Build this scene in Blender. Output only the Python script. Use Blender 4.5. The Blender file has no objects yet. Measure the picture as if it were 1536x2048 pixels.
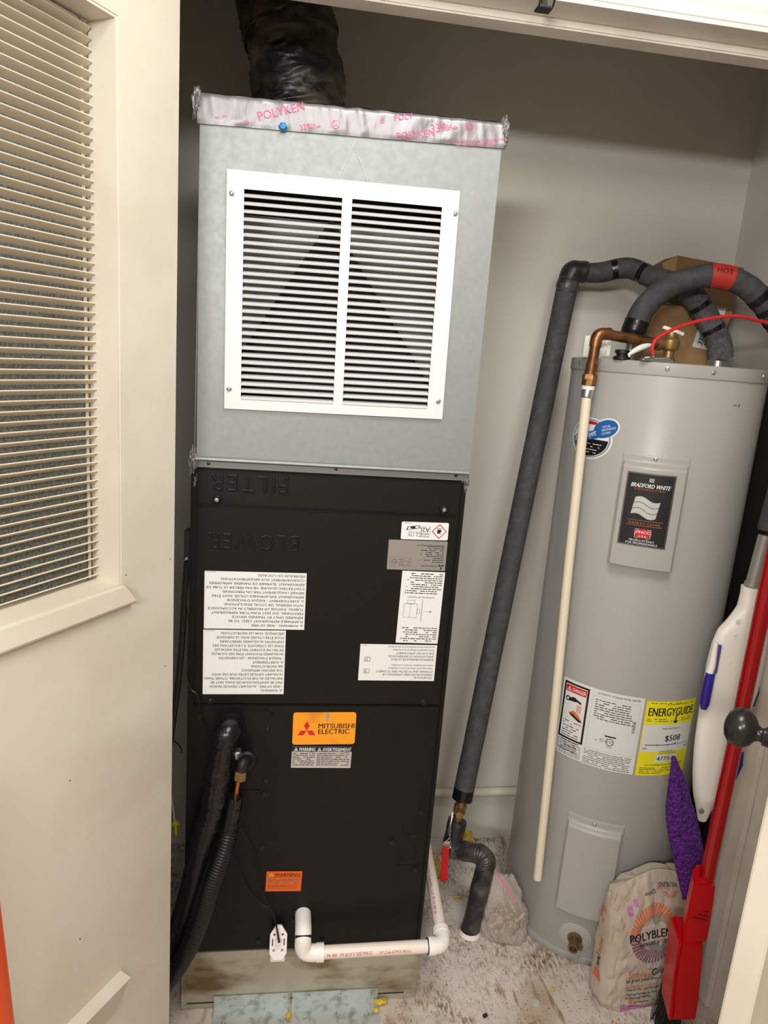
import bpy, bmesh, math, random
import numpy as np
from mathutils import Vector, Matrix, noise
random.seed(7)
R = math.radians
pi = math.pi
SC = bpy.context.scene
COL = SC.collection

# ---------------------------------------------------------------- camera
HC = 1.473                      # camera height above the floor
F = 1420.0                      # focal length in pixels of the 1536x2048 frame
YAW, PIT, ROL = R(8.37), R(12.62), R(4.40)
def _rot():
    cy, sy = math.cos(YAW), math.sin(YAW); cp, sp = math.cos(PIT), math.sin(PIT); cr, sr = math.cos(ROL), math.sin(ROL)
    B = Matrix(((1,0,0),(0,0,-1),(0,1,0)))
    Ry = Matrix(((cy,-sy,0),(sy,cy,0),(0,0,1)))
    Rp = Matrix(((1,0,0),(0,cp,-sp),(0,sp,cp)))
    Rr = Matrix(((cr,-sr,0),(sr,cr,0),(0,0,1)))
    return Rr @ Rp @ B @ Ry
CM = _rot()
cd = bpy.data.cameras.new('camera'); cam = bpy.data.objects.new('camera', cd); COL.objects.link(cam)
cd.sensor_width = 36; cd.lens = F/2048*36; cd.clip_start = 0.02
m3 = Matrix((CM[0], -CM[1], -CM[2])).transposed()
cam.matrix_world = Matrix.Translation((0,0,HC)) @ m3.to_4x4()
SC.camera = cam
# ---------------------------------------------------------------- world, lights, exposure
SC.view_settings.view_transform = 'Standard'; SC.view_settings.look = 'None'
SC.view_settings.gamma = 1.0; SC.view_settings.use_curve_mapping = False
SC.view_settings.exposure = -0.20
w = bpy.data.worlds.new('world'); SC.world = w; w.use_nodes = True
w.node_tree.nodes['Background'].inputs[0].default_value = (1.0, .93, .82, 1)
w.node_tree.nodes['Background'].inputs[1].default_value = 0.10
def area(name, loc, target, size, power, col, sy=None):
    l = bpy.data.lights.new(name, 'AREA'); l.energy = power; l.color = col; l.size = size
    if sy: l.shape = 'RECTANGLE'; l.size_y = sy
    o = bpy.data.objects.new(name, l); COL.objects.link(o); o.location = loc
    o.rotation_euler = (Vector(target)-Vector(loc)).to_track_quat('-Z','Y').to_euler(); return o
WARM = (1.0, .985, .95)
area('ceiling_lamp', (.26, .48, 2.41), (.32, .58, 0), .55, 17.5, WARM)
area('room_lamp', (.30, -1.25, 2.38), (.35, .6, .6), .60, 36.0, WARM)
area('fill_light', (-.75, -1.20, 1.95), (.7, 1.4, .8), .60, 40.0, WARM, .14)  # added fill from the left for the header underside, closet wall and jamb

# ---------------------------------------------------------------- measuring helpers
def ray(px, py):
    return CM.transposed() @ Vector(((px-768)/F, (py-1024)/F, 1.0))
C0 = Vector((0,0,HC))
def aty(px, py, y): r = ray(px,py); return C0 + r*(y/r.y)          # where the sight line meets a plane of that depth
def atz(px, py, z): r = ray(px,py); return C0 + r*((z-HC)/r.z)      # ... of that height
FY = 1.347                                                           # front plane of the air handler
def hf(px, py): p = aty(px,py,FY); return (p.x, p.z)
TC = (.889, 1.620); TR = .2185                                       # tank axis and radius
def tk(px, py, rad=TR):
    r = ray(px,py); a = r.x**2+r.y**2; b = -2*(r.x*TC[0]+r.y*TC[1]); c = TC[0]**2+TC[1]**2-rad*rad
    t = (-b-math.sqrt(max(b*b-4*a*c,0)))/2/a; return C0+r*t
def tang(px, py): p = tk(px,py); return (math.atan2(p.x-TC[0], TC[1]-p.y), p.z)
def tcyl(th, z, rad=TR): return Vector((TC[0]+rad*math.sin(th), TC[1]-rad*math.cos(th), z))

# ---------------------------------------------------------------- materials
def lin(c):
    f = lambda v: (v/255/12.92) if v/255 <= .04045 else ((v/255+.055)/1.055)**2.4
    return (f(c[0]), f(c[1]), f(c[2]), 1)
MATS = {}
def mat(name, col, rough=.5, metal=0., col2=None, scale=8., lo=.45, hi=.62, bump=0., bscale=60., detail=4., coat=0., spec=.5, bdist=.002, stretch=None, alpha=1., trans=0., ior=1.45, rvar=0.):
    if name in MATS: return MATS[name]
    m = bpy.data.materials.new(name); m.use_nodes = True; nt = m.node_tree; N = nt.nodes; L = nt.links
    b = N['Principled BSDF']; b.inputs['Base Color'].default_value = lin(col); b.inputs['Roughness'].default_value = rough
    b.inputs['Metallic'].default_value = metal; b.inputs['Coat Weight'].default_value = coat; b.inputs['Specular IOR Level'].default_value = spec
    b.inputs['Alpha'].default_value = alpha; b.inputs['Transmission Weight'].default_value = trans; b.inputs['IOR'].default_value = ior
    if col2 or bump or rvar:
        tc = N.new('ShaderNodeTexCoord'); mp = N.new('ShaderNodeMapping'); L.new(tc.outputs['Object'], mp.inputs['Vector'])
        if stretch: mp.inputs['Scale'].default_value = stretch
    if col2 or rvar:
        n = N.new('ShaderNodeTexNoise'); n.inputs['Scale'].default_value = scale; n.inputs['Detail'].default_value = detail; L.new(mp.outputs[0], n.inputs['Vector'])
        r = N.new('ShaderNodeMapRange'); r.inputs[1].default_value = lo; r.inputs[2].default_value = hi; L.new(n.outputs['Fac'], r.inputs[0])
        if col2:
            x = N.new('ShaderNodeMix'); x.data_type = 'RGBA'; x.inputs[6].default_value = lin(col); x.inputs[7].default_value = lin(col2)
            L.new(r.outputs[0], x.inputs[0]); L.new(x.outputs[2], b.inputs['Base Color'])
        if rvar:
            q = N.new('ShaderNodeMath'); q.operation = 'MULTIPLY_ADD'; q.inputs[1].default_value = rvar; q.inputs[2].default_value = rough
            L.new(r.outputs[0], q.inputs[0]); L.new(q.outputs[0], b.inputs['Roughness'])
    if bump:
        n2 = N.new('ShaderNodeTexNoise'); n2.inputs['Scale'].default_value = bscale; n2.inputs['Detail'].default_value = 5; L.new(mp.outputs[0], n2.inputs['Vector'])
        bp = N.new('ShaderNodeBump'); bp.inputs['Strength'].default_value = bump; bp.inputs['Distance'].default_value = bdist
        L.new(n2.outputs['Fac'], bp.inputs['Height']); L.new(bp.outputs[0], b.inputs['Normal'])
    MATS[name] = m; return m

M_door = mat('cream_door_paint', (212,206,191), .42, col2=(205,198,182), scale=5, bump=.25, bscale=35, bdist=.0015)
M_white = mat('white_trim_paint', (236,232,224), .35, bump=.15, bscale=30, bdist=.001)
M_jamb = mat('jamb_paint', (228,222,213), .38, col2=(220,213,202), scale=9, bump=.3, bscale=40, bdist=.0012)
M_wall = mat('greige_wall_paint', (211,206,195), .5, col2=(206,201,190), scale=3, bump=.2, bscale=90, bdist=.0008)
M_room = mat('room_wall_paint', (222,214,200), .6, bump=.1, bscale=60)
M_ceil = mat('ceiling_paint', (232,228,220), .7, bump=.1, bscale=60)
M_glassfilter = mat('grey_filter_mat', (98,99,95), .8, col2=(134,135,131), scale=260, lo=.4, hi=.65, bump=.6, bscale=220, bdist=.004)
M_fin = mat('cream_fin_paint', (216,205,184), .42)
M_black = mat('black_powder_coat', (15,13,12), .42, spec=.32, bump=.12, bscale=500, bdist=.0004)
M_blackside = mat('black_cabinet_side', (13,12,11), .45, spec=.32)
M_blk = mat('black_screw', (18,18,18), .3)
M_zinc = mat('zinc_screw', (190,192,195), .28, metal=.9)
M_whtmetal = mat('white_grille_enamel', (214,215,216), .42)
M_dark = mat('plenum_shade', (40,40,38), .8)
M_paper = mat('white_label_paper', (222,222,220), .4)
M_paperg = mat('grey_label_paper', (178,172,166), .4)
M_silver = mat('silver_data_plate', (150,146,140), .38, metal=.35)
M_ink = mat('black_ink', (22,22,24), .5)
M_inkg = mat('grey_ink', (88,86,86), .5)
M_inkl = mat('light_grey_ink', (150,148,146), .5)
M_red = mat('red_ink', (200,30,38), .45)
M_pink = mat('pink_ink', (214,92,140), .45)
M_wht = mat('white_ink', (232,232,230), .45)
M_orange = mat('orange_label', (238,152,28), .35, col2=(205,128,40), scale=14, lo=.58, hi=.7)
M_orange2 = mat('deep_orange_label', (222,96,20), .4)
M_yellow = mat('yellow_label', (238,226,40), .4)
M_blue = mat('blue_ink', (36,98,168), .4)
M_brick = mat('dull_orange_ink', (214,112,62), .6)
M_plum = mat('plum_ink', (128,88,110), .6)
M_mauve = mat('mauve_ink', (196,120,176), .6)
M_greyink = mat('sage_grey_ink', (128,130,122), .6)
M_tank = mat('grey_tank_enamel', (170,168,163), .33, bump=.05, bscale=12, bdist=.002)
M_tankbase = mat('grey_tank_base', (150,152,148), .45, col2=(120,116,104), scale=30, lo=.55, hi=.7)
M_brass = mat('brass', (158,128,84), .4, metal=.75, col2=(112,88,56), scale=40, lo=.5, hi=.75)
M_copper = mat('aged_copper', (150,104,66), .36, metal=.8, col2=(84,58,40), scale=34, lo=.40, hi=.68)
M_pvc = mat('white_pvc', (232,220,210), .35)
M_pvcfit = mat('white_pvc_fitting', (238,234,228), .3)
M_cpvc = mat('cream_cpvc', (226,214,190), .38)
M_foamblk = mat('black_pipe_foam', (58,57,58), .75, col2=(74,73,74), scale=60, lo=.4, hi=.7, bump=.4, bscale=220, bdist=.0015)
M_foamgry = mat('grey_pipe_foam', (96,93,94), .85, col2=(66,64,66), scale=120, lo=.4, hi=.7, bump=.6, bscale=260, bdist=.002)
M_tape = mat('glossy_black_tape', (20,20,22), .22, bump=.5, bscale=60, bdist=.003)
M_tapem = mat('worn_sheen_black_tape', (40,38,40), .36, col2=(92,86,84), scale=22, lo=.48, hi=.72, bump=.5, bscale=70, bdist=.003)  # grey patches paint the tape's sheen along with its wear
M_hose = mat('black_hose_wrap', (18,18,21), .33, bump=.2, bscale=120)
M_duct = mat('black_duct_jacket', (27,25,24), .36, col2=(98,87,71), scale=7, lo=.42, hi=.66, bump=.6, bscale=26, bdist=.008, stretch=(1,1,1.6), rvar=.25)
M_foil = mat('aluminium_foil_tape', (134,132,135), .42, metal=.55, bump=.4, bscale=38, bdist=.003, stretch=(1.6,1,.5))
M_galv = mat('galvanised_steel', (142,146,145), .5, metal=.5, col2=(138,142,141), scale=90, lo=.35, hi=.65, bump=.10, bscale=5, bdist=.012, rvar=.05)
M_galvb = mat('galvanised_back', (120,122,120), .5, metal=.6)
M_base = mat('stained_steel_base', (178,174,158), .45, metal=.45, col2=(112,92,58), scale=6, lo=.52, hi=.68, stretch=(1,1,2.2), bump=.1, bscale=20, detail=6)
M_plate = mat('pale_zinc_plate', (186,193,192), .4, metal=.5, col2=(140,146,140), scale=40, lo=.5, hi=.7)
M_card = mat('brown_cardboard', (152,120,82), .8, col2=(146,114,78), scale=50, bump=.2, bscale=30)
M_card2 = mat('dark_cardboard', (120,90,58), .85, bump=.2, bscale=40)
M_cardin = mat('cardboard_inside', (98,76,50), .9)
M_redpl = mat('red_plastic', (196,14,24), .3)
M_redpole = mat('red_lacquered_pole', (158,8,14), .25, coat=.3)
M_redwire = mat('red_wire', (205,40,50), .35)
M_redtape = mat('red_tape', (176,48,38), .45)
M_mopw = mat('white_mop_plastic', (232,228,220), .35)
M_mopg = mat('grey_mop_metal', (150,147,142), .35, metal=.4)
M_grip = mat('charcoal_grip', (58,60,66), .6)
M_bluepl = mat('blue_violet_plastic', (48,36,138), .25)
M_purple = mat('purple_chenille', (108,44,150), .95, col2=(66,20,104), scale=130, lo=.42, hi=.62, bump=1., bscale=170, bdist=.012)
M_bristle = mat('black_bristles', (22,21,22), .5)
M_bag = mat('grout_bag_paper', (190,178,164), .6, col2=(172,154,132), scale=8, lo=.5, hi=.75, bump=.35, bscale=16, bdist=.006)
M_knob = mat('black_bronze_knob', (34,32,31), .25, metal=.2)
M_board = mat('dark_brown_board', (46,40,35), .5)
M_cone = mat('orange_plastic', (232,78,8), .4)
M_ywire = mat('yellow_plastic', (222,205,24), .35)
M_wirew = mat('cream_wire', (214,205,186), .4)
M_foamy = mat('yellow_foam', (206,180,74), .9, col2=(170,140,50), scale=60, bump=.6, bscale=90, bdist=.004)
M_debris = mat('debris_chips', (122,98,70), .9, col2=(176,158,132), scale=30, lo=.45, hi=.55)
M_pinkzip = mat('pink_zip', (224,120,140), .4)
M_whtpl = mat('white_plastic', (236,230,228), .32)
M_pouch = mat('clear_pouch', (226,224,216), .3)
M_rubber = mat('black_rubber', (20,20,20), .5)
M_pipew = mat('painted_wall_pipe', (204,196,180), .45)
M_hard = mat('brown_metal_bits', (128,98,62), .5, metal=.3, col2=(190,170,140), scale=60, lo=.4, hi=.6)
M_tag = mat('white_tag', (232,230,224), .4)

def floor_material():
    m = bpy.data.materials.new('dirty_painted_floor'); m.use_nodes = True; nt = m.node_tree; N = nt.nodes; L = nt.links
    b = N['Principled BSDF']; b.inputs['Roughness'].default_value = .6
    tc = N.new('ShaderNodeTexCoord')
    def nz(scale, detail, lo, hi, st=None, rough=.5):
        mp = N.new('ShaderNodeMapping'); L.new(tc.outputs['Object'], mp.inputs['Vector'])
        if st: mp.inputs['Scale'].default_value = st
        n = N.new('ShaderNodeTexNoise'); n.inputs['Scale'].default_value = scale; n.inputs['Detail'].default_value = detail; n.inputs['Roughness'].default_value = rough
        L.new(mp.outputs[0], n.inputs['Vector'])
        r = N.new('ShaderNodeMapRange'); r.inputs[1].default_value = lo; r.inputs[2].default_value = hi; L.new(n.outputs['Fac'], r.inputs[0]); return r, n
    def mixc(fac, a, c):
        x = N.new('ShaderNodeMix'); x.data_type = 'RGBA'
        L.new(fac, x.inputs[0])
        if isinstance(a, tuple): x.inputs[6].default_value = lin(a)
        else: L.new(a, x.inputs[6])
        x.inputs[7].default_value = lin(c); return x.outputs[2]
    big, _ = nz(4.5, 5, .42, .62); c = mixc(big.outputs[0], (214,204,196), (192,180,168))
    dirt, _ = nz(7, 8, .44, .60, rough=.7); fine, _ = nz(150, 6, .42, .58, (1,.35,1))
    mu = N.new('ShaderNodeMath'); mu.operation = 'MULTIPLY'; L.new(dirt.outputs[0], mu.inputs[0]); L.new(fine.outputs[0], mu.inputs[1])
    c = mixc(mu.outputs[0], c, (120,92,62))
    sp, _ = nz(170, 3, .60, .68); pm, _ = nz(9, 4, .50, .62); mq = N.new('ShaderNodeMath'); mq.operation='MULTIPLY'; L.new(sp.outputs[0], mq.inputs[0]); L.new(pm.outputs[0], mq.inputs[1])
    c = mixc(mq.outputs[0], c, (92,72,52))
    sk, _ = nz(46, 5, .56, .66, (1,.22,1)); pk, _ = nz(6, 3, .46, .60); mk = N.new('ShaderNodeMath'); mk.operation='MULTIPLY'; L.new(sk.outputs[0], mk.inputs[0]); L.new(pk.outputs[0], mk.inputs[1])
    c = mixc(mk.outputs[0], c, (140,110,78))
    st, _ = nz(3.2, 4, .6, .72); c = mixc(st.outputs[0], c, (150,116,72))
    L.new(c, b.inputs['Base Color'])
    _, bn = nz(60, 6, 0, 1)
    bp = N.new('ShaderNodeBump'); bp.inputs['Strength'].default_value = .5; bp.inputs['Distance'].default_value = .004
    L.new(bn.outputs['Fac'], bp.inputs['Height']); L.new(bp.outputs[0], b.inputs['Normal'])
    return m
M_floor = floor_material()

def clear_film(name, col, op):
    m = bpy.data.materials.new(name); m.use_nodes = True; nt = m.node_tree; N = nt.nodes; L = nt.links
    b = N['Principled BSDF']; b.inputs['Base Color'].default_value = lin(col); b.inputs['Roughness'].default_value = .12
    t = N.new('ShaderNodeBsdfTransparent'); x = N.new('ShaderNodeMixShader'); x.inputs[0].default_value = op
    L.new(t.outputs[0], x.inputs[1]); L.new(b.outputs[0], x.inputs[2]); L.new(x.outputs[0], N['Material Output'].inputs[0]); return m
M_film = clear_film('clear_bag_film', (214,206,196), .34)

# ---------------------------------------------------------------- mesh helpers
class MB:
    """collects geometry in world coordinates, optionally through a matrix"""
    def __init__(s, X=None): s.v=[]; s.f=[]; s.mi=[]; s.X=X; s.cur=0
    def add(s, vs, fs):
        o=len(s.v)
        for p in vs:
            p=Vector(p); s.v.append(s.X@p if s.X is not None else p)
        for f in fs: s.f.append([i+o for i in f]); s.mi.append(s.cur)
        return s
    def box(s, x0,x1,y0,y1,z0,z1, b=0.):
        if b<=0:
            return s.add([(x,y,z) for z in(z0,z1) for y in(y0,y1) for x in(x0,x1)], [(0,2,3,1),(4,5,7,6),(0,1,5,4),(2,6,7,3),(0,4,6,2),(1,3,7,5)])
        bm=bmesh.new(); bmesh.ops.create_cube(bm,size=1)
        for v in bm.verts: v.co=((x0+x1)/2+v.co.x*(x1-x0),(y0+y1)/2+v.co.y*(y1-y0),(z0+z1)/2+v.co.z*(z1-z0))
        bmesh.ops.bevel(bm,geom=bm.edges[:],offset=b,segments=2,affect='EDGES')
        return s.bm(bm)
    def bm(s, bm):
        bm.verts.index_update(); s.add([v.co.copy() for v in bm.verts],[[v.index for v in f.verts] for f in bm.faces]); bm.free(); return s
    def obox(s, c, ax, ay, az, b=0.):
        """oriented box: centre and three half-axis vectors"""
        c=Vector(c); bm=bmesh.new(); bmesh.ops.create_cube(bm,size=2)
        if b>0:
            lx,ly,lz=ax.length,ay.length,az.length
            for v in bm.verts: v.co=(v.co.x*lx,v.co.y*ly,v.co.z*lz)
            bmesh.ops.bevel(bm,geom=bm.edges[:],offset=b,segments=2,affect='EDGES')
            for v in bm.verts: v.co=c+ax*(v.co.x/lx)+ay*(v.co.y/ly)+az*(v.co.z/lz)
        else:
            for v in bm.verts: v.co=c+ax*v.co.x+ay*v.co.y+az*v.co.z
        return s.bm(bm)
    def tube(s, pts, rad, seg=16, caps=True, up=None):
        pts=[Vector(p) for p in pts]; n=len(pts)
        if not hasattr(rad,'__len__'): rad=[rad]*n
        t0=(pts[1]-pts[0]).normalized(); a=Vector((0,0,1)) if abs(t0.z)<.9 else Vector((1,0,0))
        u=t0.cross(a).normalized(); vs=[];fs=[]; pt=t0
        for i,p in enumerate(pts):
            t=(pts[min(i+1,n-1)]-pts[max(i-1,0)]).normalized()
            q=pt.rotation_difference(t); u=q@u; u=(u-t*u.dot(t)).normalized(); pt=t; w_=t.cross(u)
            for k in range(seg):
                an=2*pi*k/seg; vs.append(p+(u*math.cos(an)+w_*math.sin(an))*rad[i])
        for i in range(n-1):
            for k in range(seg):
                k2=(k+1)%seg; fs.append((i*seg+k,i*seg+k2,(i+1)*seg+k2,(i+1)*seg+k))
        if caps: fs.append(tuple(range(seg-1,-1,-1))); fs.append(tuple((n-1)*seg+k for k in range(seg)))
        return s.add(vs,fs)
    def cyl(s,p0,p1,r0,r1=None,seg=20,caps=True): return s.tube([p0,p1],[r0,r0 if r1 is None else r1],seg,caps)
    def lathe(s, prof, o, ax, seg=28):
        """profile of (radius, height) turned about an axis from o along ax"""
        ax=Vector(ax).normalized(); a=Vector((0,0,1)) if abs(ax.z)<.9 else Vector((1,0,0)); u=ax.cross(a).normalized(); w_=ax.cross(u)
        vs=[];fs=[];n=len(prof); o=Vector(o)
        for r,h in prof:
            for k in range(seg):
                an=2*pi*k/seg; vs.append(o+ax*h+(u*math.cos(an)+w_*math.sin(an))*r)
        for i in range(n-1):
            for k in range(seg):
                k2=(k+1)%seg; fs.append((i*seg+k,i*seg+k2,(i+1)*seg+k2,(i+1)*seg+k))
        fs.append(tuple(range(seg-1,-1,-1))); fs.append(tuple((n-1)*seg+k for k in range(seg)))
        return s.add(vs,fs)
    def sheet(s, fn, nu, nv, closeu=False):
        vs=[fn(i/nu,j/nv) for j in range(nv+1) for i in range(nu+1)]; w_=nu+1
        return s.add(vs,[(j*w_+i,j*w_+i+1,(j+1)*w_+i+1,(j+1)*w_+i) for j in range(nv) for i in range(nu)])
    def prism(s, poly, o, u, v, w_):
        """polygon in the u,v plane swept along w_"""
        o=Vector(o);u=Vector(u);v=Vector(v);w_=Vector(w_);n=len(poly)
        a=[o+u*p[0]+v*p[1] for p in poly]; b=[q+w_ for q in a]
        return s.add(a+b,[tuple(range(n-1,-1,-1)),tuple(range(n,2*n))]+[(i,(i+1)%n,n+(i+1)%n,n+i) for i in range(n)])
    def build(s, name, mats, parent=None, smooth=False, sharp=35):
        if not isinstance(mats,(list,tuple)): mats=[mats]
        r=parent
        while r is not None and r.parent is not None: r=r.parent
        if r is not None: org=r.location.copy()
        else:
            xs=[v.x for v in s.v]; ys=[v.y for v in s.v]; org=Vector(((min(xs)+max(xs))/2,(min(ys)+max(ys))/2,min(v.z for v in s.v)))
        me=bpy.data.meshes.new(name); me.from_pydata([v-org for v in s.v],[],s.f)
        for m in mats: me.materials.append(m)
        if len(mats)>1: me.polygons.foreach_set('material_index',s.mi)
        bm=bmesh.new(); bm.from_mesh(me); bmesh.ops.recalc_face_normals(bm,faces=bm.faces)
        if smooth:
            for e in bm.edges:
                e.smooth = len(e.link_faces)!=2 or e.calc_face_angle(0)<R(sharp)
            for f in bm.faces: f.smooth=True
        bm.to_mesh(me); bm.free(); me.update()
        o=bpy.data.objects.new(name,me); COL.objects.link(o)
        if parent is not None: o.parent=parent
        else: o.location=org
        return o
def tag(o,label,cat,group=None):
    o['label']=label; o['category']=cat
    if group: o['group']=group
    return o
def struct(o,label=None):
    o['kind']='structure'
    if label: o['label']=label
    return o
def thing(name,loc,label,cat,group=None):
    o=bpy.data.objects.new(name,None); COL.objects.link(o); o.location=loc; o.empty_display_size=.05
    return tag(o,label,cat,group)
def smoothpath(pts, n=8):
    """Catmull-Rom through the points"""
    P=[Vector(p) for p in pts]; P=[P[0]*2-P[1]]+P+[P[-1]*2-P[-2]]; out=[]
    for i in range(1,len(P)-2):
        for k in range(n):
            t=k/n; a,b,c,d=P[i-1],P[i],P[i+1],P[i+2]
            out.append(.5*((2*b)+(c-a)*t+(2*a-5*b+4*c-d)*t*t+(3*b-a-3*c+d)*t**3))
    out.append(P[-2]); return out
def bend(p0,c,p1,r,n=8):
    """rounded corner at c between two straight runs"""
    p0,c,p1=Vector(p0),Vector(c),Vector(p1); a=(p0-c).normalized(); b=(p1-c).normalized()
    A=c+a*r; B=c+b*r; return [A*(1-t)**2+c*2*t*(1-t)+B*t*t for t in [k/n for k in range(n+1)]]
# ---- flat print: text and shapes laid out on a label and mapped onto its surface
_tc={}
def text2d(s,bold):
    k=s
    if k not in _tc:
        cu=bpy.data.curves.new('t','FONT'); cu.body=s; cu.size=1; cu.resolution_u=2
        ob=bpy.data.objects.new('t',cu); me=ob.to_mesh()
        vs=[(v.co.x,v.co.y) for v in me.vertices]; fs=[tuple(p.vertices) for p in me.polygons]
        ob.to_mesh_clear(); bpy.data.objects.remove(ob); bpy.data.curves.remove(cu); _tc[k]=(vs,fs)
    return _tc[k]
def clipu(P,c,sg):
    out=[]
    for i in range(len(P)):
        a,b=P[i],P[(i+1)%len(P)]; da,db=(a[0]-c)*sg,(b[0]-c)*sg
        if da>=0: out.append(a)
        if (da>0 and db<0) or (da<0 and db>0): t=da/(da-db); out.append((c,a[1]+(b[1]-a[1])*t))
    return out
class Print:
    """u right, v up, both measured in metres from the label's centre"""
    def __init__(s, fmap, step=0): s.m=fmap; s.b=MB(); s.mats=[]; s.step=step
    def _mi(s,m):
        if m not in s.mats: s.mats.append(m)
        return s.mats.index(m)
    def poly(s, pts, m, h=1):
        s.b.cur=s._mi(m)
        if s.step:                                                  # on a curved surface: cut into narrow strips that follow it
            a=min(q[0] for q in pts); e=max(q[0] for q in pts)
            k0=math.floor(a/s.step); k1=math.ceil(e/s.step)
            if k1-k0>1:
                for k in range(k0,k1):
                    q=clipu(clipu(list(pts),k*s.step,1),(k+1)*s.step,-1)
                    if len(q)>2: s.b.add([s.m(u,v,h) for u,v in q],[tuple(range(len(q)))])
                return s
        s.b.add([s.m(u,v,h) for u,v in pts],[tuple(range(len(pts)))]); return s
    def rect(s,u0,v0,u1,v1,m,h=1,nu=1):
        for i in range(nu):
            a=u0+(u1-u0)*i/nu; c=u0+(u1-u0)*(i+1)/nu; s.poly([(a,v0),(c,v0),(c,v1),(a,v1)],m,h)
        return s
    def frame(s,u0,v0,u1,v1,t,m,h=1,nu=1):
        s.rect(u0,v0,u1,v0+t,m,h,nu); s.rect(u0,v1-t,u1,v1,m,h,nu); s.rect(u0,v0,u0+t,v1,m,h); s.rect(u1-t,v0,u1,v1,m,h); return s
    def text(s,t,u,v,size,m,bold=0,align='L',fit=None,h=2,slant=0,rot=0):
        vs,fs=text2d(t,bold)
        if not vs: return s
        w_=max(p[0] for p in vs); sx=size
        if fit: sx=fit/w_
        du={'L':0,'C':-w_*sx/2,'R':-w_*sx}[align]; ca,sa=math.cos(rot),math.sin(rot)
        s.b.cur=s._mi(m)
        for hh,sh in enumerate((0,) if bold<.15 else (-.017*bold,.017*bold)):
            out=[]
            for x,y in vs:
                a=x*sx+du+slant*y*size+sh*size; c=y*size*(1+.03*bold); out.append((u+a*ca-c*sa, v+a*sa+c*ca))
            if s.step and size>.009:
                for f in fs: s.poly([out[i] for i in f],m,h+.5*hh)
            else: s.b.add([s.m(q[0],q[1],h+.5*hh) for q in out],fs)
        return s
    def micro(s,u0,u1,v,size,m,h=1,dens=.8):
        """a line of print too small to read: broken dashes"""
        u=u0
        while u<u1-size*.5:
            L=random.uniform(.8,3.2)*size; e=min(u+L,u1)
            if random.random()<dens: s.rect(u,v,e,v+size*.55,m,h)
            u=e+size*.45
        return s
    def disc(s,u,v,ru,rv,m,h=1,n=20,rot=0):
        return s.poly([(u+ru*math.cos(a)*math.cos(rot)-rv*math.sin(a)*math.sin(rot),v+ru*math.cos(a)*math.sin(rot)+rv*math.sin(a)*math.cos(rot)) for a in [2*pi*k/n for k in range(n)]],m,h)
    def warn(s,u,v,z,m=None,m2=None,h=2):
        m=m or M_ink; m2=m2 or M_paper
        s.poly([(u,v),(u+z*1.1,v),(u+z*.55,v+z)],m,h); s.poly([(u+z*.22,v+z*.13),(u+z*.88,v+z*.13),(u+z*.55,v+z*.76)],m2,h+1)
        s.rect(u+z*.5,v+z*.3,u+z*.6,v+z*.6,m,h+2); s.rect(u+z*.5,v+z*.18,u+z*.6,v+z*.25,m,h+2); return s
    def book(s,u,v,z,m,h=2):
        s.frame(u,v,u+z,v+z*.8,z*.06,m,h); s.rect(u+z*.48,v,u+z*.54,v+z*.8,m,h); s.rect(u+z*.7,v+z*.3,u+z*.8,v+z*.65,m,h); return s
    def build(s,name,parent):
        o=s.b.build(name,s.mats,parent)
        if name=='print': o['kind']='stuff'                        # fine lettering, too small to pick apart
        return o
# ================================================================ SETTING
XL, XR, YB, YF0, YF1, ZC, ZH = -.42, 1.19, 1.90, 1.22, 1.335, 2.45, 2.03   # closet walls, front wall faces, ceiling, opening height
OX0, OX1 = -.31, 1.07                                                      # opening in the front wall
struct(MB().box(-1.9,2.2,-1.9,2.0,-.06,0).build('floor',M_floor))
struct(MB().box(-1.9,2.2,-1.9,2.0,ZC,ZC+.06).build('ceiling',M_ceil))
struct(MB().box(XL-.08,XR+.08,YB,YB+.08,0,ZC).build('wall_back',M_wall))
struct(MB().box(XL-.08,XL,YF1,YB,0,ZC).build('wall_left',M_wall))
struct(MB().box(XR,XR+.08,YF1,YB,0,ZC).build('wall_right',M_wall))
b=MB(); b.box(-1.9,OX0-.02,YF0+.012,YF1,0,ZC); b.box(OX1+.02,2.2,YF0+.012,YF1,0,ZC); b.box(OX0-.02,OX1+.02,YF0+.012,YF1,ZH+.02,ZC)
struct(b.build('wall_front',M_room))
b=MB(); b.box(-1.98,-1.9,-1.9,2.0,0,ZC); struct(b.build('wall_room_left',M_room))
b=MB(); b.box(2.2,2.28,-1.9,2.0,0,ZC); struct(b.build('wall_room_right',M_room))
b=MB(); b.box(-1.98,2.28,-1.98,-1.9,0,ZC); struct(b.build('wall_rear',M_room))
# head jamb with its stop
b=MB(); b.box(OX0-.02,OX1+.02,YF0,YF1+.012,ZH,ZH+.02); b.box(OX0,OX1,1.276,1.318,ZH-.014,ZH+.001,.003)
struct(b.build('trim_1',M_jamb))
# fluted head casing on the room face
b=MB(); prof=[(0,0),(.006,0),(.014,.004),(.014,.016),(.009,.019),(.013,.024),(.016,.030),(.016,.060),(.012,.064),(.017,.070),(.021,.084),(.021,.092),(0,.092)]
b.prism(prof,(OX0-.09,YF0+.012,ZH+.004),(0,-1,0),(0,0,1),(OX1-OX0+.18,0,0))
struct(b.build('trim_2',M_white))
# right jamb: board, stop, and fluted casing
b=MB(); b.box(OX1,OX1+.02,YF0,YF1+.012,0,ZH); b.box(OX1-.013,OX1+.001,1.276,1.318,0,ZH-.014,.003)
struct(b.build('trim_3',M_jamb))
b=MB(); b.prism([(p,q) for p,q in prof],(OX1+.004,YF0+.012,0),(0,-1,0),(1,0,0),(0,0,ZH+.004))
struct(b.build('trim_4',M_white))
b=MB(); b.box(OX0-.02,OX0,YF0+.02,YF1+.012,0,ZH); struct(b.build('trim_5',M_jamb))
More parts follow.
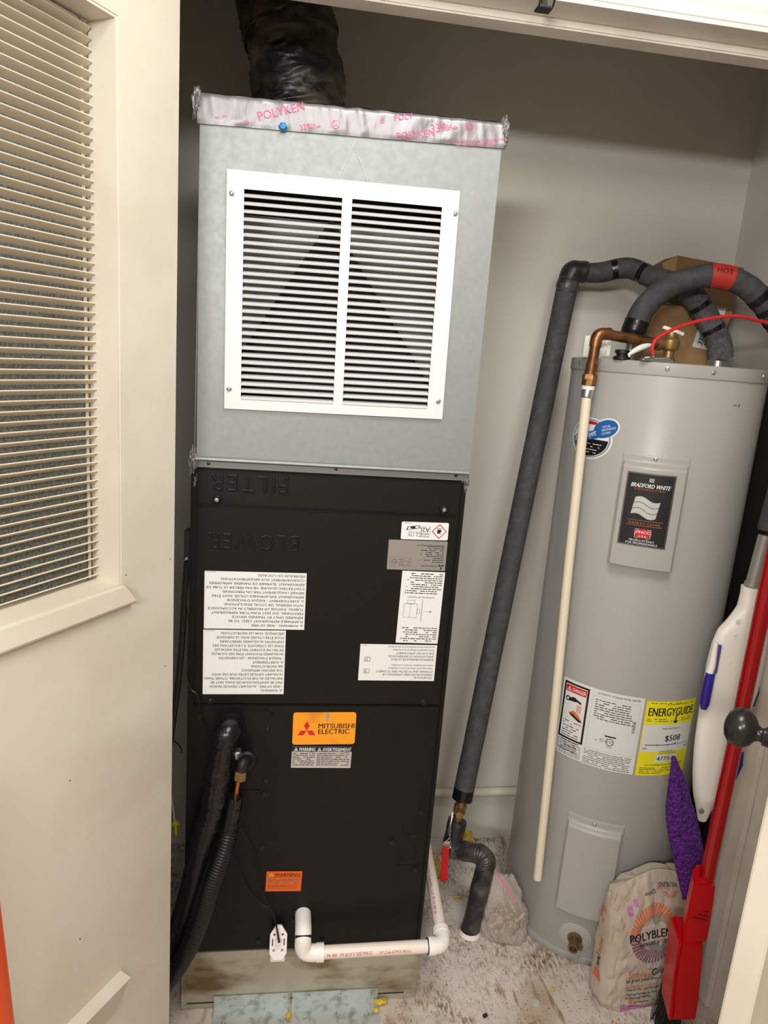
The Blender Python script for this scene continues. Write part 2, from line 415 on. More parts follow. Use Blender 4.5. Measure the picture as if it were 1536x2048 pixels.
# catch under the head
t=thing('door_catch',(atz(1085,8,ZH).x,atz(1085,8,ZH).y,ZH-.014),'small black metal door catch under the white head jamb','catch')
p=atz(1088,12,ZH-.016); q=p
MB().obox((p.x,p.y,ZH-.0205),Vector((.012,.0,0)),Vector((0,.011,0)),Vector((0,0,.0018)),.0008).build('plate',M_rubber,t)
MB().tube(smoothpath([(p.x-.011,p.y-.010,ZH-.020),(p.x-.010,p.y-.017,ZH-.012),(p.x,p.y-.020,ZH-.008),(p.x+.010,p.y-.017,ZH-.012),(p.x+.011,p.y-.010,ZH-.020)]),.0016,8).build('loop',M_rubber,t,True)
MB().box(p.x-.004,p.x+.004,p.y-.004,p.y+.004,ZH-.019,ZH-.0005).build('stem',M_rubber,t)

# ---------------------------------------------------------------- left door
YD=R(58); HD=Vector((-.182,1.22,0)); dd=Vector((-math.cos(YD),-math.sin(YD),0)); dn=Vector((math.sin(YD),-math.cos(YD),0))
DX=Matrix.Translation(HD)@Matrix((dd,dn,Vector((0,0,1)))).transposed().to_4x4()
t=thing('door_1',HD+Vector((0,0,.01)),'cream painted door standing open at left, with a slatted air grille in it','door'); t['kind']='structure'; del t['category']
S0,S1,Z0,Z1=.1225,.520,1.081,1.886; TH=-.06
b=MB(DX)
for x0,x1,z0,z1 in((0,S0,.012,2.02),(S1,.63,.012,2.02),(S0,S1,Z1,2.02),(S0,S1,.012,Z0)): b.box(x0,x1,TH,0,z0,z1)
# chips along the hinge edge
for k in range(26):
    z=random.uniform(.1,2.0); r=random.uniform(.0008,.0022); b.lathe([(0,-r*.6),(r,-r*.3),(r*.8,r*.4),(0,r*.6)],(random.uniform(-.0002,.001),random.uniform(-.004,0),z),(0,1,0),6)
b.build('leaf',M_door,t)
# recess lining
b=MB(DX); e=.004
b.box(S0,S0+e,-.05,-.001,Z0,Z1); b.box(S1-e,S1,-.05,-.001,Z0,Z1); b.box(S0+e,S1-e,-.05,-.001,Z1-e,Z1); b.box(S0+e,S1-e,-.05,.001,Z0,Z0+e)
b.build('recess_lining',M_door,t)
MB(DX).box(S0+e,S1-e,-.059,-.057,Z0+e,Z1-e).build('filter_mat',M_glassfilter,t)
b=MB(DX)
for x0,x1 in((S0+.010,S0+.0145),(S1-.0145,S1-.010)): b.box(x0,x1,-.0555,-.0535,Z0+e,Z1-e)
b.build('slot_frame',M_fin,t)
PIT_=.01392; zf=Z0+.0135; proto=None; k=0
while zf+k*PIT_<Z1-.006:
    if proto is None:
        b=MB(DX); x0,x1=S0+.006,S1-.006
        b.prism([(-.0425,.0),(-.0425,-.0012),(-.0545,-.0075),(-.0550,-.0065),(-.0435,.0)],(x0,0,zf),(0,1,0),(0,0,1),(x1-x0,0,0))
        b.tube([(x0-.0035,-.043,zf-.0016),(x0,-.0425,zf-.0003),(x1,-.0425,zf-.0003),(x1+.0035,-.043,zf-.0016)],.0011,6)
        proto=b.build('fin',M_fin,t)
    else:
        o=proto.copy(); COL.objects.link(o); o.location.z=proto.location.z+k*PIT_
    k+=1
# projecting apron under the recess
b=MB(DX); A_=[]
for sa,sb,sg in((S0,S0-.019,1),(S1,S1+.019,-1)):
    A_.append([(sa,0.0001,Z0+.0015),(sa,.009,Z0+.0005),(sb,.013,Z0-.027),(sb,.011,Z0-.031),(sb,.0001,Z0-.033)])
b.add(A_[0]+A_[1],[(0,1,2,3,4),(9,8,7,6,5)]+[(i,(i+1)%5,5+(i+1)%5,5+i) for i in range(5)]); b.build('apron',M_door,t)
b=MB(DX); q0=Vector((.099,0,.308))
def onleaf(px,py,nn):
    r_=ray(px,py); o_=HD+dn*nn; q=C0+r_*((o_-C0).dot(dn)/r_.dot(dn))-HD; return (q.dot(dd),nn,q.z)
t0_,t1_=onleaf(262,1955,.024),onleaf(232,2022,.004)
A_=[]
for du in(0,.42):
    k_=1 if du==0 else -1
    A_.append([(t0_[0]+du,0.0001,t0_[2]+.004),(t0_[0]+du,.024,t0_[2]),(t1_[0]+du-(0 if k_>0 else .05),.004,t1_[2]),(t1_[0]+du-(0 if k_>0 else .05),.0001,t1_[2]-.002)])
b.add(A_[0]+A_[1],[(0,1,2,3),(7,6,5,4)]+[(i,(i+1)%4,4+(i+1)%4,4+i) for i in range(4)]); b.build('lower_ledge',M_door,t)
# nail heads and dings
b=MB(DX)
for px,py in((252,1150),(340,1118),(330,1332),(140,1561),(160,1878)):
    r_=ray(px,py); k_=((HD-C0).dot(dn))/r_.dot(dn); q=C0+r_*k_-HD; b.lathe([(0,0),(.0014,0),(.0011,.0004),(0,.0005)],(q.dot(dd),0,q.z),(0,1,0),8)
b.build('nail_head',mat('dull_nail',(70,62,54),.6),t)

# ---------------------------------------------------------------- right door, nearly edge-on
HD2=Vector((1.150,1.185,0)); e2=Vector((.610,.708,0)); d2=(e2-HD2); d2.z=0; L2=d2.length; d2.normalize(); n2=Vector((-d2.y,d2.x,0))
if n2.x>0: n2=-n2
DX2=Matrix.Translation(HD2)@Matrix((d2,n2,Vector((0,0,1)))).transposed().to_4x4()
t=thing('door_2',HD2+Vector((0,0,.012)),'beige painted door seen almost edge-on at the right, with a black knob','door'); t['kind']='structure'; del t['category']
MB(DX2).box(0.004,L2,-.035,0,.012,2.02,.002).build('leaf',M_door,t)
kn=MB(DX2); o_=HD2+n2*.050; r_=ray(1482,1455); q_=C0+r_*((o_-C0).dot(n2)/r_.dot(n2)); s_,z_=(q_-HD2).dot(d2),q_.z
t2=None
kn.lathe([(0,0),(.024,0),(.024,.003),(.016,.006),(.0125,.009),(.0125,.022),(.0095,.0235),(.0090,.027),(.011,.031),(.019,.036),(.0248,.043),(.0258,.050),(.0243,.059),(.017,.066),(.008,.0690),(0,.0695)],(s_,0,z_),(0,1,0),32)
kn.build('knob',M_knob,t,True,50)

# ================================================================ AIR HANDLER
X0,X1,ZB,ZT,YK=-.172,.3595,.150,1.238,1.880
ah=thing('air_handler',((X0+X1)/2,1.6,ZB),'tall black air handler cabinet with white and orange labels under the metal plenum','air handler')
b=MB(); b.box(X0,X1,FY+.006,YK,ZB,ZT,.004); b.build('cabinet',M_blackside,ah)
b=MB(); b.box(X0,X0+.012,FY+.0005,FY+.02,ZB,ZT,.002); b.box(X1-.0095,X1,FY+.0005,FY+.02,ZB,ZT,.002); b.build('edge_strip',M_blackside,ah)
PX0,PX1=X0+.0125,X1-.0105; ZS=.753; ZF=1.166
MB().box(PX0,PX1,FY,FY+.012,ZF+.0015,ZT-.004,.003).build('filter_panel',M_black,ah)
MB().box(PX0,PX1,FY-.001,FY+.012,ZS+.001,ZF-.0018,.003).build('blower_panel',M_black,ah)
MB().box(PX0-.006,PX1,FY-.0002,FY+.012,ZB+.003,ZS-.001,.0025).build('lower_panel',M_black,ah)
def emboss(s,u0,u1,v,h,name):
    """raised outline lettering, upside down because the cabinet is mounted upside down"""
    cu=bpy.data.curves.new('t','FONT'); cu.body=s; cu.size=1; cu.resolution_u=2; cu.offset=.0; cu.extrude=.02; cu.bevel_depth=.035; cu.bevel_resolution=1; cu.offset=-.02; cu.space_character=1.25
    ob=bpy.data.objects.new('t',cu); me=ob.to_mesh(); vs=[v.co.copy() for v in me.vertices]; fs=[tuple(p.vertices) for p in me.polygons]; ob.to_mesh_clear(); bpy.data.objects.remove(ob); bpy.data.curves.remove(cu)
    xm=max(p.x for p in vs); k=(u1-u0)/xm; hh=h/.72
    MB().add([(u1-p.x*k, FY-.0012-p.z*.03, v-p.y*hh) for p in vs],fs).build(name,M_black,ah)
a=hf(420,985); c=hf(580,945); emboss('FILTER',a[0],c[0],hf(500,951)[1],.033,'filter_lettering')
a=hf(415,1095); c=hf(600,1075); emboss('BLOWER',a[0],c[0],hf(500,1068)[1],.033,'blower_lettering')
def screw(px,py,parent,r=.0052,y=FY-.001,m=M_blk,name='screw',h=.004):
    x,z=hf(px,py); MB().lathe([(0,0),(r*1.35,0),(r*1.35,.0008),(r,.001),(r*.95,h*.8),(r*.6,h),(0,h*.8)],(x,y,z),(0,-1,0),12).build(name,m,parent,True)
for px,py in((421,1401),(847,1403),(402,1431),(455,1435),(536,1457),(531,1560),(529,1587),(524,1693),(516,1881),(584,1838),(645,1880),(842,1624),(783,1683),(830,1738)): screw(px,py,ah)
for px,py in((434,998),(887,1018)):
    x,z=hf(px,py); b=MB(); b.lathe([(0,0),(.0085,0),(.0085,.006),(.0065,.008),(.005,.008),(.005,.004),(0,.004)],(x,FY,z),(0,-1,0),16); o=b.build('thumb_screw',M_blk,ah,True); MB().lathe([(0,.004),(.0042,.004),(.0038,.0085),(0,.009)],(x,FY,z),(0,-1,0),12).build('screw_tip',M_zinc,o,True)
# line set cover plates
def rrect(x0,x1,z0,z1,r,n=5):
    out=[]
    for cx,cz,a0 in((x1-r,z1-r,0),(x0+r,z1-r,pi/2),(x0+r,z0+r,pi),(x1-r,z0+r,1.5*pi)):
        for k in range(n+1): a_=a0+pi/2*k/n; out.append((cx+r*math.cos(a_),cz+r*math.sin(a_)))
    return out
x0,z1=hf(405,1420); x1,z0=hf(545,1577)
MB().prism(rrect(x0-.012,x1,z0,z1,.022),(0,FY-.0002,0),(1,0,0),(0,0,1),(0,-.0022,0)).build('cover_plate',M_black,ah)
x0,z1=hf(420,1580); x1,z0=hf(515,1706)
MB().prism(rrect(x0,x1,z0,z1,.004),(0,FY-.0002,0),(1,0,0),(0,0,1),(0,-.0018,0)).build('cover_plate',M_black,ah)
# knockout rings at lower right
for px,py,r in((825,1655,.022),(815,1706,.020)):
    x,z=hf(px,py); MB().tube([(x+r*math.cos(a_),FY-.0003,z+r*math.sin(a_)) for a_ in [pi+pi*k/16*1.35-.3 for k in range(17)]],.0008,6).build('knockout_ring',M_black,ah)
x,z=hf(790,1731); x2,_=hf(840,1731); MB().box(x,x2,FY-.001,FY+.001,z-.0006,z+.0006).build('knockout_edge',M_black,ah)

def flat_label(parent,name,px,m,flip=False,rad=0.,y=FY-.0011,th=.0006,lab=None):
    """label plate on a plane of constant depth: px = its corners TL,TR,BR,BL in the photograph; returns a Print in the label's own reading direction"""
    P=[aty(q[0],q[1],y) for q in px]
    u=((P[1]-P[0])+(P[2]-P[3]))/2; v=((P[0]-P[3])+(P[1]-P[2]))/2; c=(P[0]+P[1]+P[2]+P[3])/4
    W,H=u.length,v.length; u=u.normalized(); v=(v-u*v.dot(u)).normalized()
    if flip: u=-u; v=-v
    nrm=Vector((0,-1,0)); b=MB()
    poly=rrect(-W/2,W/2,-H/2,H/2,rad) if rad else [(-W/2,-H/2),(W/2,-H/2),(W/2,H/2),(-W/2,H/2)]
    b.prism(poly,c,u,v,nrm*th); o=b.build(name,m,parent)
    if lab: o['label']=lab
    return o,Print(lambda a,d,h: c+u*a+v*d+nrm*(th+.00014*h)),W,H
def lines(p,ls,W,H,mx,my,size_k=.78,bold=.3,wmax=None,m=M_ink):
    """lines of copy set flush left, longest line filling the width"""
    n=len(ls); dy=(H-2*my)/n
    wid=[max([q[0] for q in text2d(l.lstrip('!'),bold)[0]] or [1])+(1.1 if l[0]=='!' else 0) for l in ls]
    k=(W-2*mx)/max(wid)
    for i,l in enumerate(ls):
        v=H/2-my-dy*(i+.85); sz=dy*size_k; u=-W/2+mx
        if l[0]=='!': p.warn(u,v,sz*.75); u+=k*1.1; l=l[1:]
        ww=max([q[0] for q in text2d(l,bold)[0]] or [1]); p.text(l,u,v,sz,m,bold,'L',fit=ww*k)
LW=[('white_fire_label',[(410,1142),(614,1146),(608,1260),(407,1256)],['!WARNING - RISK OF FIRE.','FLAMMABLE REFRIGERANT USED. TO BE','REPAIRED ONLY BY TRAINED SERVICE','PERSONNEL. DO NOT PUNCTURE REFRIGERANT','TUBING. DISPOSE OF PROPERLY IN ACCORDANCE','WITH FEDERAL OR LOCAL REGULATIONS.',"!AVERTISSEMENT - RISQUE D'INCENDIE.",'RÉFRIGÉRANT INFLAMMABLE UTILISÉ. DOIT ÊTRE','RÉPARÉ UNIQUEMENT PAR UN PERSONNEL',"D'ENTRETIEN QUALIFIÉ. NE PAS PERCER LE TUBE DE",'RÉFRIGÉRANT. ÉLIMINER DE MANIÈRE APPROPRIÉE','CONFORMÉMENT AUX RÉGLEMENTATIONS','FÉDÉRALES OU LOCALES.']),
 ('white_device_label',[(408,1259),(573,1261),(566,1388),(404,1388)],['!WARNING','• RISK OF FIRE - AUXILIARY DEVICES WHICH','MAY BE IGNITION SOURCES SHALL NOT BE','INSTALLED IN THE DUCTWORK, OTHER THAN','AUXILIARY DEVICES LISTED FOR USE WITH','THE SPECIFIC APPLIANCE.','SEE INSTRUCTIONS.','!AVERTISSEMENT',"• RISQUE D'INCENDIE - LES DISPOSITIFS",'AUXILIAIRES POUVANT ÊTRE DES SOURCES','DE FEU NE DOIVENT PAS ÊTRE INSTALLÉS',"DANS LES CONDUITS, À L'EXCEPTION DES",'DISPOSITIFS AUXILIAIRES RÉPERTORIÉS','POUR ÊTRE UTILISÉS AVEC LE DISPOSITIF','SPÉCIFIQUE. VOIR LES INSTRUCTIONS.'])]
for nm,px,ls in LW:
    o,p,W,H=flat_label(ah,nm,px,M_paper,True); lines(p,ls,W,H,.003,.003,bold=.25); p.micro(W/2-.022,W/2-.004,-H/2+.0015,.0016,M_inkg); p.build('print',o)
# A2L label
o,p,W,H=flat_label(ah,'refrigerant_group_label',[(804,1043),(897,1046),(896,1081),(801,1078)],M_paper,True,.003)
dm=[(-W/2+.0185+.0155*math.cos(a_),.0155*math.sin(a_)) for a_ in(0,pi/2,pi,1.5*pi)]
p.poly(dm,M_red,1); p.poly([(-W/2+.0185+(q[0]+W/2-.0185)*.84,q[1]*.84) for q in dm],M_paper,2)
cx=-W/2+.0185; p.poly([(cx-.005,-.001),(cx-.002,.002),(cx-.003,.007),(cx+.001,.003),(cx+.003,.006),(cx+.005,0),(cx+.003,-.004),(cx-.003,-.004)],M_ink,3); p.rect(cx-.005,-.0065,cx+.005,-.0055,M_ink,3)
p.text('Refrigerant',-W/2+.038,H/2-.008,.0045,M_ink,.2); p.text('Safety Group',-W/2+.038,H/2-.013,.0045,M_ink,.2); p.text('A2L',-W/2+.038,-H/2+.011,.013,M_ink,.4); p.frame(-W/2+.0365,-H/2+.009,-W/2+.066,-H/2+.0235,.0005,M_ink)
p.book(W/2-.026,H/2-.016,.011,M_ink); p.frame(W/2-.041,H/2-.016,W/2-.031,H/2-.007,.0007,M_ink); p.poly([(W/2-.037,-.012),(W/2-.012,-.008),(W/2-.010,-.001),(W/2-.035,-.005)],M_ink,1); p.poly([(W/2-.0355,-.0105),(W/2-.014,-.0072),(W/2-.0125,-.0025),(W/2-.0335,-.0058)],M_paper,2); p.rect(W/2-.028,-.009,W/2-.018,-.0045,M_ink,3); p.micro(W/2-.02,W/2-.004,-H/2+.002,.002,M_inkg); p.build('print',o)
# data plate (its square code is left out)
o,p,W,H=flat_label(ah,'silver_data_plate',[(777,1079),(895,1083),(890,1142),(774,1138)],M_silver,True,.0015)
for i,a_ in enumerate((90,210,330)):
    a_=R(a_); c_,s_2=math.cos(a_),math.sin(a_); q=.0042; cx,cz=-W/2+.009,H/2-.009
    p.poly([(cx,cz),(cx+q*math.cos(a_+.52),cz+q*math.sin(a_+.52)),(cx+q*1.73*c_,cz+q*1.73*s_2),(cx+q*math.cos(a_-.52),cz+q*math.sin(a_-.52))],M_ink,1)
p.text('MITSUBISHI ELECTRIC',-W/2+.016,H/2-.011,.0045,M_ink,.5,fit=.034); p.text('MITSUBISHI ELECTRIC CORPORATION',-W/2+.006,-H/2+.008,.004,M_ink,.5,fit=.055)
for i in range(9): p.micro(-W/2+.006,-W/2+random.uniform(.03,.055),H/2-.018-i*.0041,.0026,M_ink)
p.frame(W/2-.048,H/2-.026,W/2-.006,H/2-.006,.0005,M_inkg); 
for i in range(4): p.micro(W/2-.046,W/2-.022,H/2-.010-i*.0042,.0024,M_inkg)
p.disc(W/2-.014,H/2-.016,.006,.006,M_inkg,1); p.disc(W/2-.014,H/2-.016,.005,.005,M_silver,2); p.text('ETL',W/2-.014,H/2-.018,.005,M_ink,.5,'C',h=3); p.build('print',o)
# tall instruction label
o,p,W,H=flat_label(ah,'tall_instruction_label',[(805,1141),(889,1145),(876,1287),(791,1285)],M_paper,True)
for i in range(7): p.micro(-W/2+.004,W/2-random.uniform(.004,.02),H/2-.006-i*.0047,.0032,M_ink)
for i in range(10): p.micro(-W/2+.004,W/2-random.uniform(.004,.022),-H/2+.004+i*.0046,.0032,M_ink)
p.text('HORIZONTAL LEFT POSITION',0,-.024,.0042,M_ink,.2,'C',fit=.055)
p.frame(.006,-.008,.034,.022,.0006,M_inkg); p.frame(.0,.003,.006,.013,.0006,M_inkg); p.rect(-.004,-.018,-.003,.03,M_inkg); p.frame(.012,-.016,.028,-.008,.0006,M_inkg); p.rect(-.02,.008,-.008,.0086,M_inkg); p.rect(.02,-.008,.0206,.022,M_inkg); p.poly([(-.02,.0062),(-.025,.0083),(-.02,.0104)],M_inkg); p.build('print',o)
# room area label
o,p,W,H=flat_label(ah,'room_area_label',[(721,1288),(874,1290),(868,1362),(716,1360)],M_paper,True)
for i,(tx,sz) in enumerate((('SVZ-AP24,30,36',.0058),('MINIMUM ROOM AREA (OPERATING OR',.0058),('STORAGE), [4.6] TO [50.7]m² {[49] TO [546]ft²}*',.0058),('*Depending on the refrigerant amount or ventilation.',.0044),('(refer to the installation manual for more details).',.0044),('',.004),('SUPERFICIE MINIMALE DE LA PIÈCE',.0058),('(EXPLOITATION OU ENTREPOSAGE),',.0058),('[4.6] À [50.7]m² {[49] À [546]ft²}*',.0058),('*Selon la quantité de réfrigérant ou de ventilation.',.0044),("(consultez le manuel d'installation pour plus de détails).",.0044))):
    p.text(tx,-W/2+.005,H/2-.009-i*.0068,sz,M_ink,.3)
p.book(W/2-.022,H/2-.026,.012,M_ink); p.book(W/2-.022,-.012,.012,M_ink); p.micro(W/2-.02,W/2-.004,-H/2+.002,.0018,M_inkg); p.build('print',o)
# orange maker's label
o,p,W,H=flat_label(ah,'orange_maker_label',[(588,1425),(713,1424),(709,1488),(583,1489)],M_orange,False,.006)
cx,cz,q=-W/2+.029,-.0045,.0125
for a_ in(90,210,330):
    a_=R(a_); p.poly([(cx,cz),(cx+q*math.cos(a_+.524),cz+q*math.sin(a_+.524)),(cx+q*1.732*math.cos(a_),cz+q*1.732*math.sin(a_)),(cx+q*math.cos(a_-.524),cz+q*math.sin(a_-.524))],M_red,1)
p.text('MITSUBISHI',-W/2+.052,.0005,.0155,M_ink,.9,fit=.076); p.text('ELECTRIC',-W/2+.052,-.0125,.0155,M_ink,.9,fit=.066)
p.poly([(.002,H/2-.002),(.010,H/2-.002),(.007,H/2-.020),(.004,H/2-.020)],M_inkl,1); p.build('print',o)
# two-language warning strip
o,p,W,H=flat_label(ah,'grey_warning_label',[(585,1493),(704,1494),(701,1536),(581,1535)],M_paperg)
p.rect(-W/2,H/2-.011,W/2,H/2,M_ink,1); p.warn(-W/2+.004,H/2-.0095,.008,M_wht,M_ink,2); p.text('WARNING',-W/2+.0145,H/2-.0095,.0105,M_wht,.7,fit=.034); p.warn(-W/2+.053,H/2-.0095,.008,M_wht,M_ink,2); p.text('AVERTISSEMENT',-W/2+.064,H/2-.0095,.0105,M_wht,.7,fit=.060)
for i in range(7):
    k_=.014 if i<2 else 0
    p.micro(-W/2+.003,-W/2+.048-k_,H/2-.016-i*.0045,.0030,M_ink,dens=.9); p.micro(-W/2+.053,W/2-.004-k_,H/2-.016-i*.0045,.0030,M_ink,dens=.9)
p.book(-W/2+.037,H/2-.021,.011,M_ink); p.book(W/2-.017,H/2-.021,.011,M_ink); p.build('print',o)
# small orange warning
o,p,W,H=flat_label(ah,'small_orange_warning_label',[(533,1743),(604,1742),(602,1782),(531,1782)],M_orange2)
p.warn(-W/2+.006,H/2-.0125,.0085,M_yellow,M_ink,2); p.text('WARNING',-W/2+.017,H/2-.0125,.0115,M_ink,.9,fit=.056); p.rect(-W/2+.005,H/2-.0148,W/2-.005,H/2-.0142,M_ink)
for i in range(7): p.micro(-W/2+.005,W/2-.005,H/2-.0205-i*.0038,.0026,M_inkg,dens=.9)
p.build('print',o)

# stand under the cabinet
bs=thing('equipment_stand',((X0+X1)/2,1.6,0),'rust-stained grey sheet metal stand under the black air handler','stand')
BX0,BX1=X0-.003,X1+.002
MB().box(BX0,BX1,FY,YK,.0,.1495,.002).build('box',M_base,bs)
MB().box(BX0+.012,BX1-.03,FY-.0012,FY+.001,.0155,.0178).build('seam',M_ink,bs)
MB().box(BX0,BX0+.010,FY-.002,FY+.002,.004,.149).build('corner_lip',M_base,bs)
for xa,xb in((-.105,.070),(.070,.272)):
    c_=mat('pale_zinc_plate',(0,0,0)); i_=0 if xa<0 else 1
    tt=thing('floor_bracket',((xa+xb)/2,FY-.03,0),('left' if i_==0 else 'right')+'-hand zinc bracket screwed to the floor along the foot of the metal stand','bracket','zinc floor brackets')
    b=MB(); b.box(xa+.002,xb-.002,FY-.062,FY-.0015,0,.0025); b.box(xa+.002,xb-.002,FY-.0042,FY-.0015,.0025,.034); b.build('plate',M_plate,tt)
    for k in range(3):
        x=xa+(xb-xa)*(.15+.35*k); b=MB(); b.lathe([(0,0),(.0042,0),(.0036,.002),(0,.0026)],(x,FY-.040+.008*(k%2),.0025),(0,0,1),10); b.build('screw',M_zinc,tt,True)
        b=MB(); b.lathe([(0,0),(.0036,0),(.003,.0018),(0,.0022)],(x+.01,FY-.0042,.024),(0,-1,0),10); b.build('screw',M_zinc,tt,True)

# ================================================================ PLENUM
pl=thing('return_plenum',((X0+X1)/2,1.6,ZT),'galvanised sheet metal return plenum box standing on the black air handler','plenum')
QX0,QX1,QZ0,QZ1=-.1665,.3595,ZT+.019,1.874; th=.0015
# front panel: cross-broken sheet around the grille opening
g=[aty(*q,FY) for q in((456.2,339.3),(920.7,381.6),(878.4,839.6),(450.8,816.6))]      # corners of the air grille
gc=sum(g,Vector())/4; gu=((g[1]-g[0])+(g[2]-g[3])).normalized(); gv=((g[0]-g[3])+(g[1]-g[2])); gv=(gv-gu*gv.dot(gu)).normalized(); GW=(g[1]-g[0]).length; GH=(g[0]-g[3]).length
def gp(a,c_,y=0.): q=gc+gu*(a*GW/2)+gv*(c_*GH/2); return Vector((q.x,FY+y,q.z))
out=[Vector((QX0,FY,QZ1-.004)),Vector((QX1,FY,QZ1+.004)),Vector((QX1+.002,FY,QZ0)),Vector((QX0+.004,FY,QZ0-.002))]
inn=[gp(-.93,.93,.0010),gp(.93,.93,.0010),gp(.93,-.93,.0010),gp(-.93,-.93,.0010)]
mid=[gp(-.995,.995,.0008),gp(.995,.995,.0008),gp(.995,-.995,.0008),gp(-.995,-.995,.0008)]
b=MB(); vs=out+mid+inn; fs=[]
for i in range(4):
    j=(i+1)%4; fs.append((i,j,4+j,4+i)); fs.append((4+i,4+j,8+j,8+i))
b.add(vs,fs); b.build('front_panel',M_galv,pl)
MB().box(QX0,QX0+th,FY+.001,YK,QZ0,QZ1).build('side_panel',M_galv,pl); MB().box(QX1-th,QX1,FY+.001,YK,QZ0,QZ1).build('side_panel',M_galv,pl)
MB().box(QX0+th,QX1-th,YK-th,YK,QZ0,QZ1).build('back_panel',M_galv,pl); MB().box(QX0+th,QX1-th,FY+.002,YK-th,QZ1-th,QZ1).build('top_panel',M_galvb,pl)
b=MB(); b.prism([(0,.003),(.007,.001),(.008,-.003),(.003,-.006),(0,-.007),(-.012,-.007),(-.012,.003)],(QX0+.002,FY,QZ0),(0,-1,0),(0,0,1),(QX1-QX0-.002,0,0)); b.build('bottom_flange',M_galv,pl)
b=MB(); b.box(QX0+.004,QX1-.002,FY+.001,YK,ZT+.0005,QZ0-.0062); b.build('collar',M_galvb,pl)
# added dark baffles and plate standing in for the inverted V of shade
ax,az_=aty(668,440,FY).x,aty(668,440,FY).z; bz=QZ0+.01
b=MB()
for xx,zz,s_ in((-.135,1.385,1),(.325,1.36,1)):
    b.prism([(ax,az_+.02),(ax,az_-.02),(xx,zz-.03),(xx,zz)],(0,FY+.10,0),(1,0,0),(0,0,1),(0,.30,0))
b.build('shade_baffle',M_dark,pl)
b=MB(); b.prism([(ax,az_),(-.125,1.38),(.318,1.36)],(0,FY+.085,0),(1,0,0),(0,0,1),(0,.004,0)); b.build('shade_plate',M_dark,pl)
MB().box(QX0+.03,QX1-.03,FY+.150,FY+.153,QZ0+.02,QZ1-.16).build('added_back_board',mat('pale_grey_board',(160,162,158),.7),pl)  # added pale sheet close behind the slots, stands in for the lit back panel
for px,py in((417,927),(672,938),(912,951)):
    x,z=hf(px,py); MB().lathe([(0,0),(.0034,0),(.003,.002),(0,.0026)],(x,FY+.001,z),(0,-1,0),8).build('screw',M_blk,pl,True)
# foil tape round the top edge
random.seed(3)
def foil_front(a,c_):
    x=QX0-.004+(QX1-QX0+.008)*a; zt=QZ1+.003+(.012)*(a-.3); zb=zt-.048+.006*a
    z=zb+(zt-zb)*c_
    d=max(0,noise.noise(Vector((x*60+z*14,z*7,3))))*.0030+max(0,noise.noise(Vector((x*26-z*18,z*6,8))))*.0030+max(0,noise.noise(Vector((x*130+z*30,z*12,5))))*.0012
    edge=min(1,(c_)*6)
    return Vector((x,FY-.0028-abs(d)*edge-.0008*edge+.003*max(0,c_-.9)/.1,z+ (noise.noise(Vector((x*45,1,2)))*.0012 if c_>.95 else 0)))
b=MB(); b.sheet(foil_front,160,14)
def foil_top(a,c_):
    p=foil_front(a,1.0); return Vector((p.x,p.y+.045*c_,p.z+.001+.002*noise.noise(Vector((p.x*40,c_*3,5)))+.002*math.sin(pi*c_)))
b.sheet(foil_top,160,4); ft=b.build('foil_tape',M_foil,pl,True,60)
def crumple(cx,cy,cz,rx,ry,rz,name,sd,px=1.):
    bm=bmesh.new(); bmesh.ops.create_icosphere(bm,subdivisions=4,radius=1)
    for v in bm.verts:
        n_=v.co.copy(); d=1+.32*noise.noise(n_*2.3+Vector((sd,0,0)))+.16*noise.noise(n_*6+Vector((0,sd,0)))
        v.co=Vector((cx+n_.x*rx*d,cy+n_.y*ry*d,cz+n_.z*rz*d))
    b_=MB(); b_.bm(bm); return b_.build(name,M_foil,pl,False)
crumple(QX0-.006,FY+.004,QZ1-.017,.0085,.012,.026,'foil_corner',1); crumple(QX1+.003,FY+.004,QZ1-.004,.0085,.012,.026,'foil_corner',5)
a=hf(387,930); crumple(a[0]-.001,FY+.008,a[1]+.006,.010,.014,.026,'foil_corner',9); a=hf(932,962); crumple(a[0]+.001,FY+.010,a[1],.007,.012,.026,'foil_corner',12)
a=hf(385,958); crumple(a[0]+.004,FY+.010,a[1]-.003,.006,.010,.022,'foil_corner',19)
def foil_map(u,v,h):
    a_=(u-(QX0-.004))/(QX1-QX0+.008); p=foil_front(a_,.5); zt=QZ1+.003+.012*(a_-.3); zb=zt-.048+.006*a_
    c_=min(max((v-zb)/(zt-zb),0),1); p=foil_front(a_,c_); return Vector((p.x,p.y-.0004*h,v))
p=Print(foil_map)
def ft_text(s_,px,py,size,rot=.24,bold=.4,m=M_pink): x,z=hf(px,py); p.text(s_,x,z,size,m,bold,'L',rot=rot)
ft_text('POLYKEN',517,243,.019,.32); ft_text('25',489,250,.0085); ft_text('339',600,262,.012); ft_text('COLD',615,254,.005); ft_text('WEATHER',615,260,.005)
ft_text('25',760,248,.0085); ft_text('POLY',788,244,.014); ft_text('POLYKEN',792,281,.016,.2); ft_text('339',860,267,.019,.2); ft_text('COLD',884,258,.006); ft_text('WEATHER',884,264,.006); ft_text('CLOSURE OF FLEX DUCT CONNECTIONS',900,287,.0055,.14); ft_text('IN DUCT SYSTEMS',912,295,.0055,.14); ft_text('181A-P',968,289,.0055,.1); ft_text('181B-FX',968,295,.0055,.1); ft_text('181 - FX',430,240,.006)
for px_,py_ in((671,251),(938,255)):
    x,z=hf(px_,py_); p.disc(x,z,.0072,.0072,M_pink,1); p.disc(x,z,.006,.006,M_foil,2); p.text('UL',x,z-.003,.008,M_pink,.5,'C',h=3)
p.build('print',ft)
